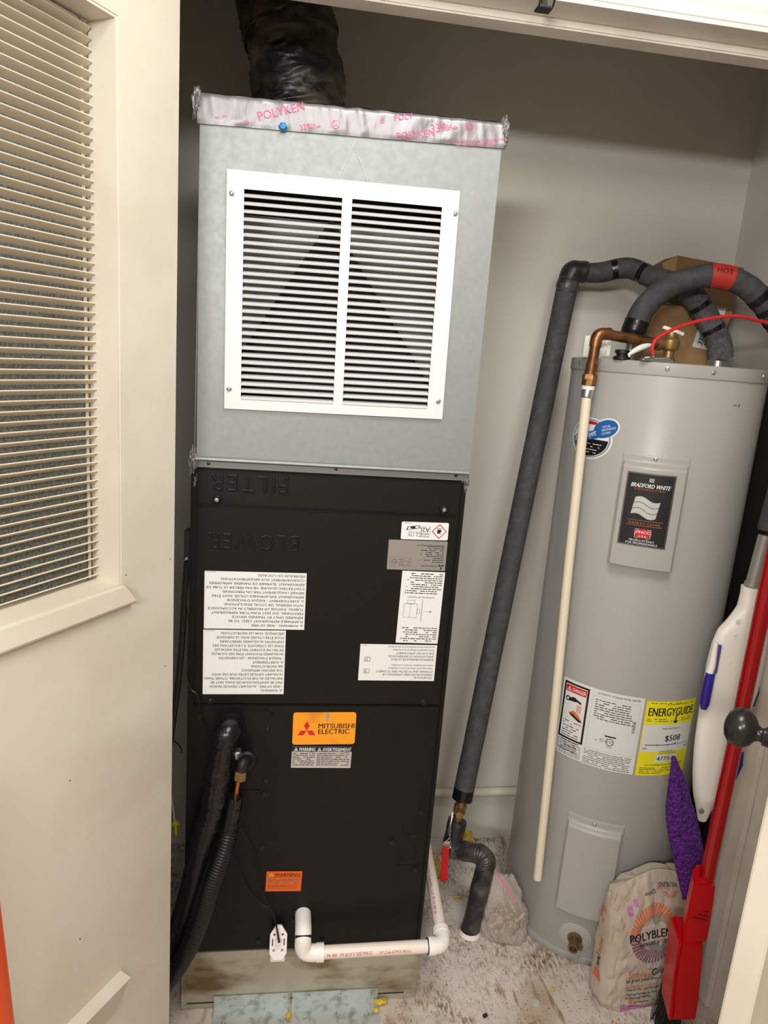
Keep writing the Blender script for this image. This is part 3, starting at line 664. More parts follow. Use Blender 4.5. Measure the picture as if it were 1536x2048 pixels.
x,z=hf(566,256); b=MB(); b.lathe([(0,0),(.008,0),(.008,.002),(.0052,.003),(.0048,.007),(0,.0075)],(x,FY-.004,z),(0,-1,0),6); b.build('hex_screw',mat('blue_screw',(30,110,160),.4,metal=.3),pl)
# scribed lines above the grille
b=MB()
for q in(((712,280),(676,358)),((712,300),(735,362))):
    a0,a1=aty(*q[0],FY),aty(*q[1],FY)
    dxy=.00022; b.prism([(-dxy,0),(dxy,0),(dxy,.0003),(-dxy,.0003)],a0+Vector((0,-.0018,0)),(1,0,0),(0,-1,0),(a1-a0)+Vector((0,-.0006,0)))
b.build('scribe_line',mat('bright_scratch',(228,224,212),.4),pl)

# ---------------------------------------------------------------- air grille on the plenum
ag=thing('air_grille',(gc.x,FY-.008,gc.z-GH/2),'white louvred return air grille screwed to the front of the metal plenum','grille')
cols=[(.072,.487),(.530,.925)]; r0,r1,NR=.072,.957,28
GY=-.0034
def gq(a,c_,y): return gp(a*2-1,1-c_*2,y)
b=MB()
def plate(a0,a1,c0,c1):
    P=[gq(a0,c0,GY-.0022),gq(a1,c0,GY-.0022),gq(a1,c1,GY-.0022),gq(a0,c1,GY-.0022)]; Q=[q+Vector((0,.002,0)) for q in P]
    b.add(P+Q,[(0,1,2,3),(7,6,5,4),(0,4,5,1),(1,5,6,2),(2,6,7,3),(3,7,4,0)])
plate(0,cols[0][0],0,1); plate(cols[0][1],cols[1][0],0,1); plate(cols[1][1],1,0,1)
for c_ in cols: plate(c_[0],c_[1],0,r0); plate(c_[0],c_[1],r1,1)
# turned edge
for a0,a1,c0,c1 in((0,1,0,.004),(0,1,.996,1),(0,.004,0,1),(.996,1,0,1)):
    P=[gq(a0,c0,GY-.002),gq(a1,c0,GY-.002),gq(a1,c1,GY-.002),gq(a0,c1,GY-.002)]; Q=[q+Vector((0,.0062,0)) for q in P]
    b.add(P+Q,[(0,1,2,3),(7,6,5,4),(0,4,5,1),(1,5,6,2),(2,6,7,3),(3,7,4,0)])
b.build('frame',M_whtmetal,ag)
pit=(r1-r0)/NR
for c_ in cols:
    proto=None
    for k in range(NR):
        ct=r0+pit*k
        if proto is None:
            A=gq(c_[0],ct+pit,GY-.0022); B=gq(c_[1],ct+pit,GY-.0022); run=B-A; v_=gv
            b=MB(); b.prism([(.0022,0),(.0,.0004),(-.0010,.0022),(.0105,.0078),(.0112,.0068),(.0008,.0014),(.0022,.0012)],A,(0,1,0),v_,run); proto=b.build('fin',M_whtmetal,ag)
        else:
            o=proto.copy(); COL.objects.link(o); o.location=proto.location-gv*(pit*GH*k)
for px,py in((464,388),(909,428),(459,777),(875,802)):
    x,z=hf(px,py); b=MB(); b.lathe([(0,0),(.0048,0),(.0048,.0012),(.0034,.0016),(.0032,.004),(.0022,.0046),(.0015,.0036),(0,.0036)],(x,FY+GY-.0022,z),(0,-1,0),12); b.build('screw',M_zinc,ag,True)
# ================================================================ FLEX DUCT
random.seed(11)
fd=thing('flex_duct',(0,1.6,1.885),'black wrinkled insulated flex duct rising from the top of the metal plenum','duct')
path=smoothpath([(.004,1.6,1.882),(-.002,1.6,1.96),(-.022,1.6,2.06),(-.052,1.6,2.16),(-.085,1.6,2.27),(-.12,1.6,2.44)],14)
def wrinkled(name,path,rad,m,par,amp=.006,seg=64,sub=3,sd=0):
    pts=[]; n=len(path)
    fine=[]
    for i in range(n-1):
        for k in range(sub): fine.append(path[i].lerp(path[i+1],k/sub))
    fine.append(path[-1]); b=MB(); N=len(fine)
    b.tube(fine,rad,seg,False)
    for i in range(N):
        for k in range(seg):
            v=b.v[i*seg+k]; c=fine[i]; d=(v-c).normalized(); s_=i/N*6
            an=2*pi*k/seg; q=Vector((math.cos(an)*1.9,math.sin(an)*1.9,s_*2.4+sd+.5*math.cos(an)))
            f=-abs(noise.noise(q*1.6))*1.6+noise.noise(q*4)*.5+ .55*math.sin(s_*5.2+2.2*noise.noise(q*.9))
            b.v[i*seg+k]=c+d*(rad+amp*f)
    return b.build(name,m,par,True,80)
wrinkled('jacket',path,.093,M_duct,fd,.0060)
b=MB(); b.tube([path[0]-Vector((0,0,-.0)),path[1],path[2]],[.0965,.0955,.0945],40,False); b.build('base_tape',M_tape,fd,True)
for i in(30,44):
    b=MB(); c_=path[i]; t_=(path[i+1]-path[i-1]).normalized(); b.tube([c_-t_*.012,c_,c_+t_*.012],[.0945,.0952,.0945],48,False); b.build('tape_band',M_tapem,fd,True)

# ================================================================ CONDENSATE DRAIN
cp=thing('drain_pipe',(.2,1.3,.12),'white plastic drain pipe with two elbows along the foot of the black cabinet','pipe')
ry=1.290; A=aty(607,1868,ry); Bp=aty(609,1907,ry); Cc=aty(887,1893,ry); zc=.5*(Bp.z+Cc.z); rp=.0138
Bp.z=zc+.0; Cc.z=zc+.004
A0=Vector((A.x,FY-.0012,A.z)); rf=.0178
E_=[A0]+bend(A0,(A.x,ry,A.z),(A.x,ry,zc),.020)+bend((A.x,ry,A.z),(A.x,ry,zc),(Cc.x,ry,zc),.022)+[Vector((A.x+.042,ry,zc))]
b=MB(); b.tube(E_,rf,24); b.tube([(A.x+.030,ry,zc),(A.x+.046,ry,zc)],rf+.0014,24); b.build('elbow',M_pvcfit,cp,True)
b=MB(); b.tube([(A.x,ry+.003,A.z-.0085),(A.x,ry-.002,A.z-.0115)],rf+.0006,24,False); b.build('primer_ring',M_ink,cp,True)
run=MB(); run.tube([(A.x+.044,ry,zc),(Cc.x-.028,ry,Cc.z)],rp,24); rn=run.build('pipe',M_pvc,cp,True)
bk=Vector((.412,1.60,.225))
E2=[Vector((Cc.x-.036,ry,Cc.z))]+bend((Cc.x-.04,ry,Cc.z),(Cc.x,ry,Cc.z),bk,.022)
dirb=(bk-Vector((Cc.x,ry,Cc.z))).normalized(); E2.append(Vector((Cc.x,ry,Cc.z))+dirb*.042)
b=MB(); b.tube(E2,rf,24); b.tube([(Cc.x-.036,ry,Cc.z),(Cc.x-.022,ry,Cc.z)],rf+.0014,24); b.tube([E2[-1]-dirb*.014,E2[-1]],rf+.0014,24); b.build('elbow',M_pvcfit,cp,True)
b=MB(); b.tube([(Cc.x-.0375,ry,Cc.z),(Cc.x-.036,ry,Cc.z)],rf-.0006,24); b.build('primer_ring',M_ink,cp,True)
b=MB(); b.tube([E2[-1]-dirb*.004,bk],rp,24); pb=b.build('pipe',M_pvc,cp,True)
def pipe_print(par,p0,p1,up,r,items,size,m):
    p0,p1=Vector(p0),Vector(p1); t_=(p1-p0).normalized(); up=Vector(up); up=(up-t_*up.dot(t_)).normalized(); sd_=t_.cross(up)
    def mp(u,v,h): a_=v/r; return p0+t_*u+(up*math.cos(a_)+sd_*-math.sin(a_))*(r+.0001+.0001*h)
    p=Print(mp)
    for tx,u,sz,ft in items: p.text(tx,u,-sz*.35,sz,m,.4,fit=ft)
    p.build('print',par)
front=C0-Vector((.25,ry,zc)); 
pipe_print(rn,(A.x+.046,ry,zc),(Cc.x-.028,ry,Cc.z),Vector((0,-1,.25)),rp,[('PR 480',.006,.0085,.022),('\\PSI @ 23°C',.034,.0085,.034),('NSF PW-G',.070,.011,.034),('U.P. Code',.120,.0085,.026),('ASTM D1785-21a',.148,.0085,.042)],.009,M_red)
pipe_print(pb,E2[-1],bk,Vector((-.5,-.4,.75)),rp,[('PR 480 PSI @ 23°C  NSF PW-G  ASTM D1785',.03,.008,.17)],.008,M_red)

# ---------------------------------------------------------------- float switch
fx,fz=hf(557,1862); fs_=thing('float_switch',(fx,FY-.03,fz-.05),'small white plastic float switch hanging on the front of the black cabinet','switch')
wdt=.0185
b=MB()
hexp=[(-wdt,-.022),(-wdt,.016),(-.006,.034),(.006,.034),(wdt,.016),(wdt,-.022),(.009,-.034),(-.009,-.034)]
CN=Vector((0,-.90,.43)); CV=Vector((0,.43,.90)); CC=Vector((fx,FY-.036,fz+.004))
b.prism(hexp,CC-CN*.008,(1,0,0),CV,CN*.008); b.build('cap',M_whtpl,fs_)
b=MB(); b.prism([(-.0155,-.046),(.0155,-.046),(.0170,0),(-.0170,0)],(fx,FY-.034,fz-.002),(1,0,0),(0,0,1),(0,.0325,0)); b.build('body',M_whtpl,fs_)
b=MB(); b.lathe([(0,0),(.0078,0),(.0068,.010),(.0045,.012),(0,.012)],CC+CV*.004,CN,16); b.build('boss',M_whtpl,fs_,True)
pr=Print(lambda u,v,h: CC+Vector((u,0,0))+CV*v+CN*(.0003*h))
for sx in(-1,1):
    pr.rect(sx*.0125-.0012,-.006,sx*.0125+.0012,.008,M_ink); pr.disc(sx*.009,.016,.0024,.0022,M_ink); pr.disc(sx*.009,-.015,.0028,.0025,M_ink); pr.disc(sx*.009,-.015,.0014,.0012,M_whtpl,2)
pr.build('print',fs_)
pr=Print(lambda u,v,h: Vector((fx+u,FY-.0342-.0002*h,fz-.036+v)))
pr.text('UL',0,-.003,.009,M_ink,.7,'C'); pr.rect(-.009,.0065,-.003,.0085,M_ink); pr.rect(.002,.0065,.009,.0075,M_ink); pr.micro(-.009,.009,-.006,.002,M_ink); pr.build('print',fs_)
def cable(name,pts,r,m,label,cat,group=None,n=10):
    o=MB().tube(smoothpath(pts,n),r,8).build(name,m,None,True); return tag(o,label,cat,group)
def hp(px,py,d): return aty(px,py,FY-d)
cable('thin_cable',[hp(474,1648,.02),hp(471,1700,.012),hp(488,1765,.006),hp(520,1805,.006),hp(545,1825,.02),CC+CN*.016+CV*.012+Vector((-.001,0,0)),CC+CN*.0115+CV*.004+Vector((-.001,0,0))],.0011,M_blk,'thin black wire looping left of the small orange label down to the float switch','wire')
cable('thin_cable',[hp(478,1655,.02),hp(500,1685,.008),hp(513,1715,.006),hp(523,1780,.006),hp(546,1822,.016),CC+CN*.017+CV*.012+Vector((.0015,0,0)),CC+CN*.0115+CV*.004+Vector((.0015,0,0))],.0011,M_blk,'thin black wire running past the corner of the small orange label to the float switch','wire')

# ================================================================ REFRIGERANT LINES
ls=thing('suction_line',(-.13,1.28,.0),'thick black insulated hose curving from the cabinet down behind the open door','hose')
pts=[hp(462,1452,-.001),hp(462,1458,.040),hp(450,1478,.055),hp(437,1545,.056),hp(425,1620,.056),hp(404,1690,.052),hp(384,1775,.044),hp(362,1850,.034),hp(332,1925,.020),hp(300,1985,.006),hp(284,2040,-.005)]
P_=smoothpath(pts,40)
def ribbed(path,r,amp,pitch,i0=0.):
    d=0; out=[]
    for i,p in enumerate(path):
        if i: d+=(p-path[i-1]).length
        out.append(r+amp*math.sin(2*pi*d/pitch)*(1 if d>i0 else .25)+(.0016*noise.noise(p*60) if d<i0 else .0006*noise.noise(p*30)))
    return out
iS=180
wr=MB(); wr.tube(P_[:iS+1],[.0235+.003*noise.noise(p*70)+.0012*noise.noise(p*200) for p in P_[:iS+1]],26); wr.build('taped_section',M_tape,ls,True,80)
wr=MB(); wr.tube(P_[iS-2:],ribbed(P_[iS-2:],.0243,.0009,.0062),26); wr.build('wrapped_hose',M_hose,ls,True,80)
b=MB(); b.lathe([(.022,0),(.030,0),(.030,.006),(.026,.012),(.024,.016),(0,.016)],hp(462,1452,.0003),(0,-1,0),24); b.build('grommet',M_rubber,ls,True)
ll=thing('liquid_line',(-.1,1.28,.0),'thinner black insulated hose below a brass flare nut, beside the thick one','hose')
pts=[hp(471,1592,.056),hp(462,1640,.058),hp(448,1700,.072),hp(425,1765,.082),hp(405,1830,.084),hp(378,1895,.078),hp(348,1945,.066),hp(315,1990,.054),hp(290,2040,.045)]
P_=smoothpath(pts,50)
b=MB(); b.tube(P_[:70],[.0165+.0012*noise.noise(p*80) for p in P_[:70]],22); b.build('taped_section',M_tape,ll,True,80)
b=MB(); b.tube(P_[68:],ribbed(P_[68:],.0185,.0009,.0062),22); b.build('wrapped_hose',M_hose,ll,True,80)
b=MB(); b.tube([hp(477,1558,.056),hp(471,1596,.056)],.0048,14); b.build('copper_tube',mat('bright_copper',(196,116,70),.25,metal=.9),ll,True)
a,c_=hp(483,1532,.056),hp(478,1576,.056); ax_=(c_-a)
b=MB(); b.lathe([(0,0),(.0078,0),(.0078,.012),(0,.012)],a,ax_,12); b.lathe([(0,.010),(.0115,.011),(.0125,.013),(.0125,.029),(.0085,.033),(0,.034)],a,ax_,6); b.build('flare_nut',M_brass,ll)
b=MB(); b.tube(smoothpath([hp(492,1522,-.001),hp(492,1522,.03),hp(486,1526,.052),hp(483,1540,.056)],6),.0125,18); b.lathe([(.02,0),(.024,0),(.024,.004),(.017,.012),(0,.012)],hp(492,1522,.0003),(0,-1,0),22); b.build('stub',M_rubber,ll,True)
b=MB(); b.obox(hp(477,1508,.030),Vector((.006,0,.001)),Vector((0,.010,0)),Vector((-.002,0,.009)),.002); b.build('silver_tab',M_zinc,ll)
# wires left of the cabinet
b=thing('side_junction',(X0-.006,1.36,.95),'small dark cable clip fixed to the left edge of the black cabinet','clip')
q=aty(374,1090,1.352); MB().box(X0-.0115,X0-.0003,1.350,1.372,q.z-.032,q.z+.030,.003).build('clip',M_rubber,b); MB().cyl((X0-.006,1.350,q.z-.026),(X0-.006,1.347,q.z-.026),.003,seg=10).build('screw',M_zinc,b,True)
cable('power_cable',[(X0-.0065,1.361,q.z-.036),aty(369,1200,1.362),aty(360,1330,1.362),aty(345,1450,1.362),aty(330,1560,1.362),aty(318,1700,1.365)],.0062,M_rubber,'black power cable dropping from the clip left of the cabinet, passing behind the door','cable')
cable('control_wire',[aty(377,1115,1.345),aty(379,1150,1.340),aty(374,1200,1.340),aty(377,1260,1.340),aty(374,1340,1.340),aty(380,1375,1.338),aty(396,1393,1.335),aty(404,1440,1.335),aty(425,1490,1.330)],.0013,M_blk,'thin black wire hanging loosely along the left edge of the black cabinet','wire')
cable('control_wire',[Vector((XL+.001,1.5,.70)),aty(315,1480,1.5),aty(336,1478,1.5),aty(352,1484,1.5),aty(362,1497,1.5),aty(363,1505,1.5)],.0014,M_blk,'short black wire tip curling out from behind the door edge','wire')
tw=thing('capped_wire',aty(352,1660,1.5),'cream wire ending in a bright yellow wire nut beside the open door','wire')
MB().tube(smoothpath([Vector((XL+.001,1.5,.62)),aty(300,1562,1.5),aty(325,1570,1.5),aty(338,1580,1.5),aty(345,1610,1.5),aty(350,1645,1.5)]),.0022,8).build('wire',M_wirew,tw,True)
a,c_=aty(351,1644,1.5),aty(353,1676,1.5); b=MB(); b.lathe([(0,0),(.0055,0),(.0062,.008),(.0050,.012),(.0046,.024),(.0035,.034),(0,.036)],a,c_-a,12)
b.obox(a+(c_-a).normalized()*.005,Vector((.0085,0,0)),Vector((0,.0015,0)),Vector((0,0,.0035)),.0008); b.build('wire_nut',M_ywire,tw,True)

# ================================================================ COLD WATER PIPE
random.seed(5)
cw=thing('cold_water_pipe',(.53,1.55,0),'long leaning charcoal foam-covered pipe left of the water heater, red lever at its foot','pipe')
yb,yt=1.60,1.80
B0=aty(924,1598,yb); T0=aty(1137,560,yt); vd=(T0-B0).normalized()
b=MB(); b.tube([B0+(T0-B0)*t_ for t_ in [k/30 for k in range(31)]],[.0262+.0006*noise.noise(Vector((k*.5,0,0))) for k in range(31)],24); b.build('foam_sleeve',M_foamblk,cw,True)
b=MB(); b.tube([B0+vd*.0,B0+vd*.030],.0268,24); b.build('tape_band',M_tape,cw,True)
K=T0+vd*.012
# top elbow and the wavy horizontal run down to the tank inlet
W=[T0-vd*.03,T0]+bend(T0,T0+vd*.030,aty(1180,545,1.80),.016,6)
top=[aty(1155,545,1.80),aty(1200,545,1.79),aty(1255,536,1.765),aty(1300,553,1.725),aty(1345,566,1.69),aty(1377,584,1.675),aty(1398,608,1.665),aty(1421,648,1.66),aty(1438,686,1.655),aty(1441,716,1.655)]
Tp=smoothpath(top,14)
n=len(Tp); c1=int(n*.52)
b=MB(); b.tube(Tp[:c1],[.0245+.0022*noise.noise(p*18) for p in Tp[:c1]],24); b.build('foam_sleeve',M_foamblk,cw,True)
b=MB(); b.tube(Tp[c1-1:],[.0285+.001*noise.noise(p*40) for p in Tp[c1-1:]],24); o=b.build('foam_sleeve',M_foamgry,cw,True); o['label']='fatter dusty grey foam sleeve at the tank inlet'
b=MB(); W2=smoothpath([T0-vd*.035,T0-vd*.008,T0+vd*.012+Vector((.004,0,0)),aty(1150,543,1.80),aty(1172,545,1.80)],8); b.tube(W2,[.0275+.003*noise.noise(p*60) for p in W2],24); b.build('elbow_tape',M_tapem,cw,True)
for i in(20,36,62,84,100):
    if i+3<n:
        rr=.0253 if i<c1 else .0292; b=MB(); b.tube(Tp[i:i+4],rr,24); b.build('tape_band',M_tape,cw,True)
# bare valve
V0=B0-vd*.0; V1=aty(915,1640,1.597); V2=aty(902,1696,1.585)
b=MB(); b.tube([B0+vd*.004,V1],.0125,18); b.lathe([(0,-.012),(.0165,-.012),(.0165,.012),(0,.012)],B0.lerp(V1,.45),vd,6); b.tube([B0.lerp(V1,.4),B0.lerp(V1,.4)+Vector((-.010,-.034,0))],.0095,14); b.build('brass_valve',M_brass,cw,True)
# taped lower run
F0=atz(939,1866,0); F1=Vector((F0.x+.012,F0.y+.004,.19)); F1=aty(976,1712,1.520)
low=[V1]+bend(V1,V2,F1,.014,6)+bend(V2,F1,F0,.030,8)+[F0+Vector((0,0,.004))]
lp=[]
for i in range(len(low)-1):
    for k in range(6): lp.append(low[i].lerp(low[i+1],k/6))
lp.append(low[-1])
b=MB(); b.tube(lp,[.0245+.0016*noise.noise(p*60)+.0007*math.sin(i*1.3) for i,p in enumerate(lp)],24); b.build('taped_pipe',M_tapem,cw,True,80)
b=MB(); b.lathe([(.024,0),(.029,.002),(.027,.010),(.0262,.015),(.0255,.010),(.0245,.0)],F0,(0,0,1),24); b.build('caulk_ring',M_pvcfit,cw,True)
h0=aty(892,1692,1.553); h1=aty(886,1762,1.545)
b=MB(); hv=(h1-h0); sx=Vector((.0082,0,.001)); 
b.prism([(-.0085,0),(.0085,0),(.009,hv.length*.8),(.0105,hv.length*.9),(.007,hv.length),(-.007,hv.length),(-.0105,hv.length*.9),(-.009,hv.length*.8)],h0,(1,0,0),hv.normalized(),(0,-.003,.0)); b.build('lever_handle',M_redpl,cw)
b=MB(); b.obox(aty(893,1690,1.556),Vector((.0085,0,.001)),Vector((0,.0035,0)),Vector((-.001,0,.010)),.001); b.tube([aty(893,1690,1.556),V2],.005,10); b.build('lever_stem',M_zinc,cw)
b=MB(); wp=smoothpath([aty(905,1625,1.57),aty(902,1650,1.556),aty(899,1675,1.553),aty(890,1685,1.548),aty(896,1697,1.546),aty(902,1690,1.55),aty(898,1660,1.556),aty(906,1632,1.568)],6); b.tube(wp,.0009,6); b.build('tie_wire',M_zinc,cw,True)

# painted pipe along the back wall
z_=aty(950,1584,1.872).z
o=MB().tube([(.30,1.872,z_-.003),(1.10,1.872,z_+.003)],.0135,16).build('wall_pipe',M_pipew,None,True); tag(o,'thin cream painted pipe running low along the back wall','pipe')

# ================================================================ WATER HEATER
wh=thing('water_heater',(TC[0],TC[1],0),'tall round grey electric water heater standing on the dirty floor','water heater')
ZTOP=1.497
def lathe_tank(prof,name,m,seg=96,par=None): return MB().lathe(prof,(TC[0],TC[1],0),(0,0,1),seg).build(name,m,par or wh,True,40)
lathe_tank([(0,.012),(TR-.001,.012),(TR,.014),(TR,ZTOP-.028),(TR-.001,ZTOP-.026),(0,ZTOP-.026)],'jacket',M_tank,128)
lathe_tank([(TR-.001,ZTOP-.0275),(TR+.0022,ZTOP-.0275),(TR+.0026,ZTOP-.026),(TR+.0022,ZTOP-.002),(TR-.001,ZTOP),(TR-.008,ZTOP),(0,ZTOP+.0)],'top_cap',M_tank,128)
lathe_tank([(0,0.0005),(TR+.004,.0005),(TR+.005,.003),(TR+.0035,.016),(TR+.001,.019),(0,.019)],'base_ring',M_tankbase,96)
def tank_label(name,ths,zs,m,rad=TR+.0006,nu=40):
    b=MB(); b.sheet(lambda a,c_: tcyl(ths[0]+(ths[1]-ths[0])*a,zs[0]+(zs[1]-zs[0])*c_,rad),nu,1); return b.build(name,m,wh,True)
for px,py in((1163,722),(1335,735),(1428,733)):
    th_,z=tang(px,py); p=tcyl(th_,ZTOP-.013,TR+.0026); b=MB(); b.lathe([(0,0),(.0048,0),(.0044,.002),(.002,.003),(0,.0025)],p,(math.sin(th_),-math.cos(th_),0),10); b.build('screw',M_zinc,wh,True)
b=MB(); th_,z=tang(1524,757); b.lathe([(0,0),(.0048,0),(.0044,.002),(0,.003)],tcyl(th_,ZTOP-.013,TR+.0026),(math.sin(th_),-math.cos(th_),0),10); b.build('screw',M_zinc,wh,True)
# access covers: pressed boxes following the jacket
def cover(th0,th1,z0,z1,dep,name):
    def f(a,c_):
        e=.06; x=a; h=min(1,min(x,1-x)/.035)*1.0; k=min(1,(1-c_)/.03,(c_)/.02+.0)
        prof=min(1,max(0,min(min((x-.03),(.97-x))/.05,min((.93-c_)/.035,(c_-.005)/.02))))
        prof=prof*prof*(3-2*prof); edge=min(1,min(x,1-x,c_,1-c_)/.006)
        r=TR+.0006+edge*.0016+prof*dep
        return tcyl(th0+(th1-th0)*a,z0+(z1-z0)*c_,r)
    b=MB(); b.sheet(f,80,80); return b.build(name,M_tank,wh,True,60)
up=cover(R(-45.0),R(-8.3),1.048,1.302,.020,'upper_cover'); lo=cover(R(-46),R(-10),.140,.408,.016,'lower_cover')
for th_,z in((R(-27),1.293),(R(-28.5),.397)):
    b=MB(); b.lathe([(0,0),(.0046,0),(.0042,.002),(.002,.0032),(0,.0025)],tcyl(th_,z,TR+.0022),(math.sin(th_),-math.cos(th_),0),12); b.build('screw',M_zinc,wh,True)
def tprint(th0,zc_,rad): return lambda u,v,h: tcyl(th0+u/rad,zc_+v,rad+.00016*h)
# maker's badge
tc_=R(-27.7); zc_=1.1835; RB=TR+.0228; p=Print(tprint(tc_,zc_,RB),.008); hw,hh=.0505,.081
p.rect(-hw,-hh,hw,hh,mat('chrome_edge',(196,196,196),.2,metal=.9),1,10); p.rect(-hw+.003,-hh+.003,hw-.003,hh-.003,M_ink,2,10); p.frame(-hw+.0012,-hh+.0012,hw-.0012,hh-.0012,.001,M_ink,2,8)
p.text('BRADFORD WHITE',0,.049,.0125,M_wht,.9,'C',fit=.080,h=3,slant=.25); p.text('C O R P O R A T I O N',0,.0435,.0045,M_brick,.3,'C',fit=.062,h=3)
p.poly([(-.004,.0625),(.006,.0615),(.0075,.070),(-.0025,.071)],M_inkl,3)
fl=[(-.026+.052*t_+ (.0 if 1 else 0),.004*math.sin(t_*2*pi)) for t_ in [k/14 for k in range(15)]]
for k in range(3):
    y0=.027-.0130*k; sh=-.0018*k
    p.poly([(a+sh,y0+c_-.006*(a+.026)/.052) for a,c_ in fl]+[(a+sh-.0018,y0-.0117+c_-.006*(a+.026)/.052) for a,c_ in reversed(fl)],mat('silver_flag',(196,196,194),.35,metal=.3),3)
p.rect(-.037,-.0235,.037,-.0228,M_brick,3,4); p.rect(-.037,-.0345,.037,-.0338,M_brick,3,4); p.text('E N E R G Y   S A V E R',0,-.0315,.006,M_brick,.3,'C',fit=.064,h=3)
p.disc(0,-.0515,.0185,.0105,M_red,3,24); p.frame(-.0165,-.0615,.0165,-.042,.0007,M_wht,3); p.text('PHCC',0,-.0515,.0088,M_wht,.9,'C',fit=.029,h=5,slant=.2); p.text('A D A',0,-.0595,.006,M_wht,.6,'C',h=5); p.micro(-.013,.013,-.0652,.002,M_inkl,3)
p.text('PRODUCTS ONLY',0,-.0700,.0062,M_wht,.4,'C',fit=.052,h=3); p.text('FOR PROFESSIONALS',0,-.0762,.0062,M_wht,.4,'C',fit=.066,h=3)
bo=p.build('badge',up); bo['label']='black maker\'s badge in a chrome frame'
# round efficiency sticker, partly behind the pipe
tc_=R(-68.5); zc_=1.318; p=Print(tprint(tc_,zc_,TR),.008)
def blob(k,dx=0,dy=0): return [(dx+k*.062*math.cos(a_),dy+k*.047*math.sin(a_)) for a_ in [2*pi*i/40 for i in range(40)]]
p.poly(blob(1),M_wht,4); p.disc(.040,.026,.036,.023,M_wht,4,24,.35); p.poly(blob(.93),M_inkl,5); p.poly(blob(.86),M_wht,6)
p.poly([q for q in blob(.84) if q[1]<=.004],M_ink,7); p.poly([q for q in blob(.84) if q[1]>=.030],M_red,7); p.disc(.040,.026,.032,.0195,M_blue,7,24,.35)
p.poly([(-.05,-.016),(.02,.002),(.066,.020),(.070,.036),(.02,.022),(-.048,.004)],M_blue,8)
p.text('Hydro',-.047,-.010,.019,M_wht,.9,h=9,rot=.3,slant=.15); p.text('jet',.000,.004,.019,M_wht,.9,h=9,rot=.3,slant=.15)
p.text('TOTAL',.032,.026,.0072,M_wht,.6,h=9,rot=.3); p.text('PERFORMANCE',.032,.0195,.0062,M_wht,.6,h=9,rot=.3,fit=.036); p.text('SYSTEM',.034,.012,.0066,M_wht,.6,h=9,rot=.3)
for i in range(4): p.micro(-.022+.003*i,.036-.004*i,-.012-.0065*i,.003,M_wht,9)
so=p.build('round_sticker',wh); so['label']='round blue, black and white sticker'
# danger and specification label
th0,th1=R(-61.8),R(-11.0); z0,z1=.5455,.7425; tcx=(th0+th1)/2; W=(th1-th0)*TR; H=z1-z0
o=tank_label('specification_label',(th0,th1),(z0,z1),M_paper); p=Print(tprint(tcx,(z0+z1)/2,TR+.0006),.008)
dx0,dx1,dz0,dz1=-W/2+.004,-W/2+.070,-H/2+.044,H/2-.007
p.rect(dx0,dz0,dx1,dz1,M_ink,1,6); p.rect(dx0+.005,dz0+.005,dx1-.005,dz1-.005,M_paper,2,6); p.rect(dx0+.006,dz1-.024,dx1-.006,dz1-.007,M_red,3,6)
p.warn(dx0+.009,dz1-.021,.011,M_wht,M_red,4); p.text('DANGER',dx0+.023,dz1-.0205,.013,M_wht,.6,fit=.035,h=4)
yy=dz1-.050
p.poly([(dx0+.010,yy+.006),(dx0+.014,yy+.012),(dx0+.034,yy+.014),(dx0+.050,yy+.008),(dx0+.050,yy+.003),(dx0+.040,yy+.006),(dx0+.020,yy+.003)],M_ink,3); p.disc(dx0+.030,yy+.010,.007,.006,M_ink,3); p.disc(dx0+.014,yy+.008,.006,.0065,M_ink,3); p.disc(dx0+.014,yy+.008,.003,.0035,M_paper,4)
for k in range(4): p.rect(dx0+.040+.003*k,yy-.020,dx0+.0412+.003*k,yy+.001,M_red,3)
p.poly([(dx0+.022,yy-.026),(dx0+.032,yy-.018),(dx0+.046,yy-.024),(dx0+.058,yy-.040),(dx0+.048,yy-.040),(dx0+.032,yy-.034)],M_brick,4); p.poly([(dx0+.022,yy-.026),(dx0+.026,yy-.031),(dx0+.050,yy-.042),(dx0+.058,yy-.040),(dx0+.044,yy-.033),(dx0+.032,yy-.027)],M_ink,5)
for i in range(13): p.micro(dx0+.009,dx1-random.uniform(.008,.018),yy-.050-i*.0063,.0036,M_ink,3)
p.text('AUTOMATIC STORAGE WATER HEATER',-.008,H/2-.011,.0062,M_ink,.5,fit=.096); sx0=-W/2+.078
p.frame(sx0,-H/2+.045,W/2-.006,H/2-.018,.0005,M_inkl,1,8); p.rect(sx0+.001,.0,W/2-.008,H/2-.020,M_paper,1,4)
for i in range(9): p.micro(sx0+.008,W/2-random.uniform(.012,.05),H/2-.027-i*.0058,.0044,M_inkg,2,.85)
for i in range(13): p.rect(W/2-.018,.008+i*.0023,W/2-.011,.008+i*.0023+random.choice((.0008,.0014)),M_ink,2)
p.rect(sx0+.040,-.014,sx0+.066,-.0105,M_ink,2); p.disc(sx0+.053,-.026,.0095,.0095,M_ink,2); p.disc(sx0+.053,-.026,.0078,.0078,M_paper,3); p.text('ETL',sx0+.053,-.029,.0085,M_ink,.8,'C',h=4); p.text('LISTED',sx0+.053,-.040,.004,M_ink,.3,'C'); p.micro(sx0+.02,sx0+.040,-.024,.003,M_inkg,2); p.micro(sx0+.02,sx0+.040,-.029,.003,M_inkg,2)
for i in range(8): p.micro(sx0-.002,W/2-.008,-H/2+.004+i*.0049,.0032,M_inkg,2,.9)
for i in range(9): p.micro(-W/2+.004,dx1-.002,-H/2+.004+i*.0043,.0030,M_inkg,2,.9)
p.build('print',o)
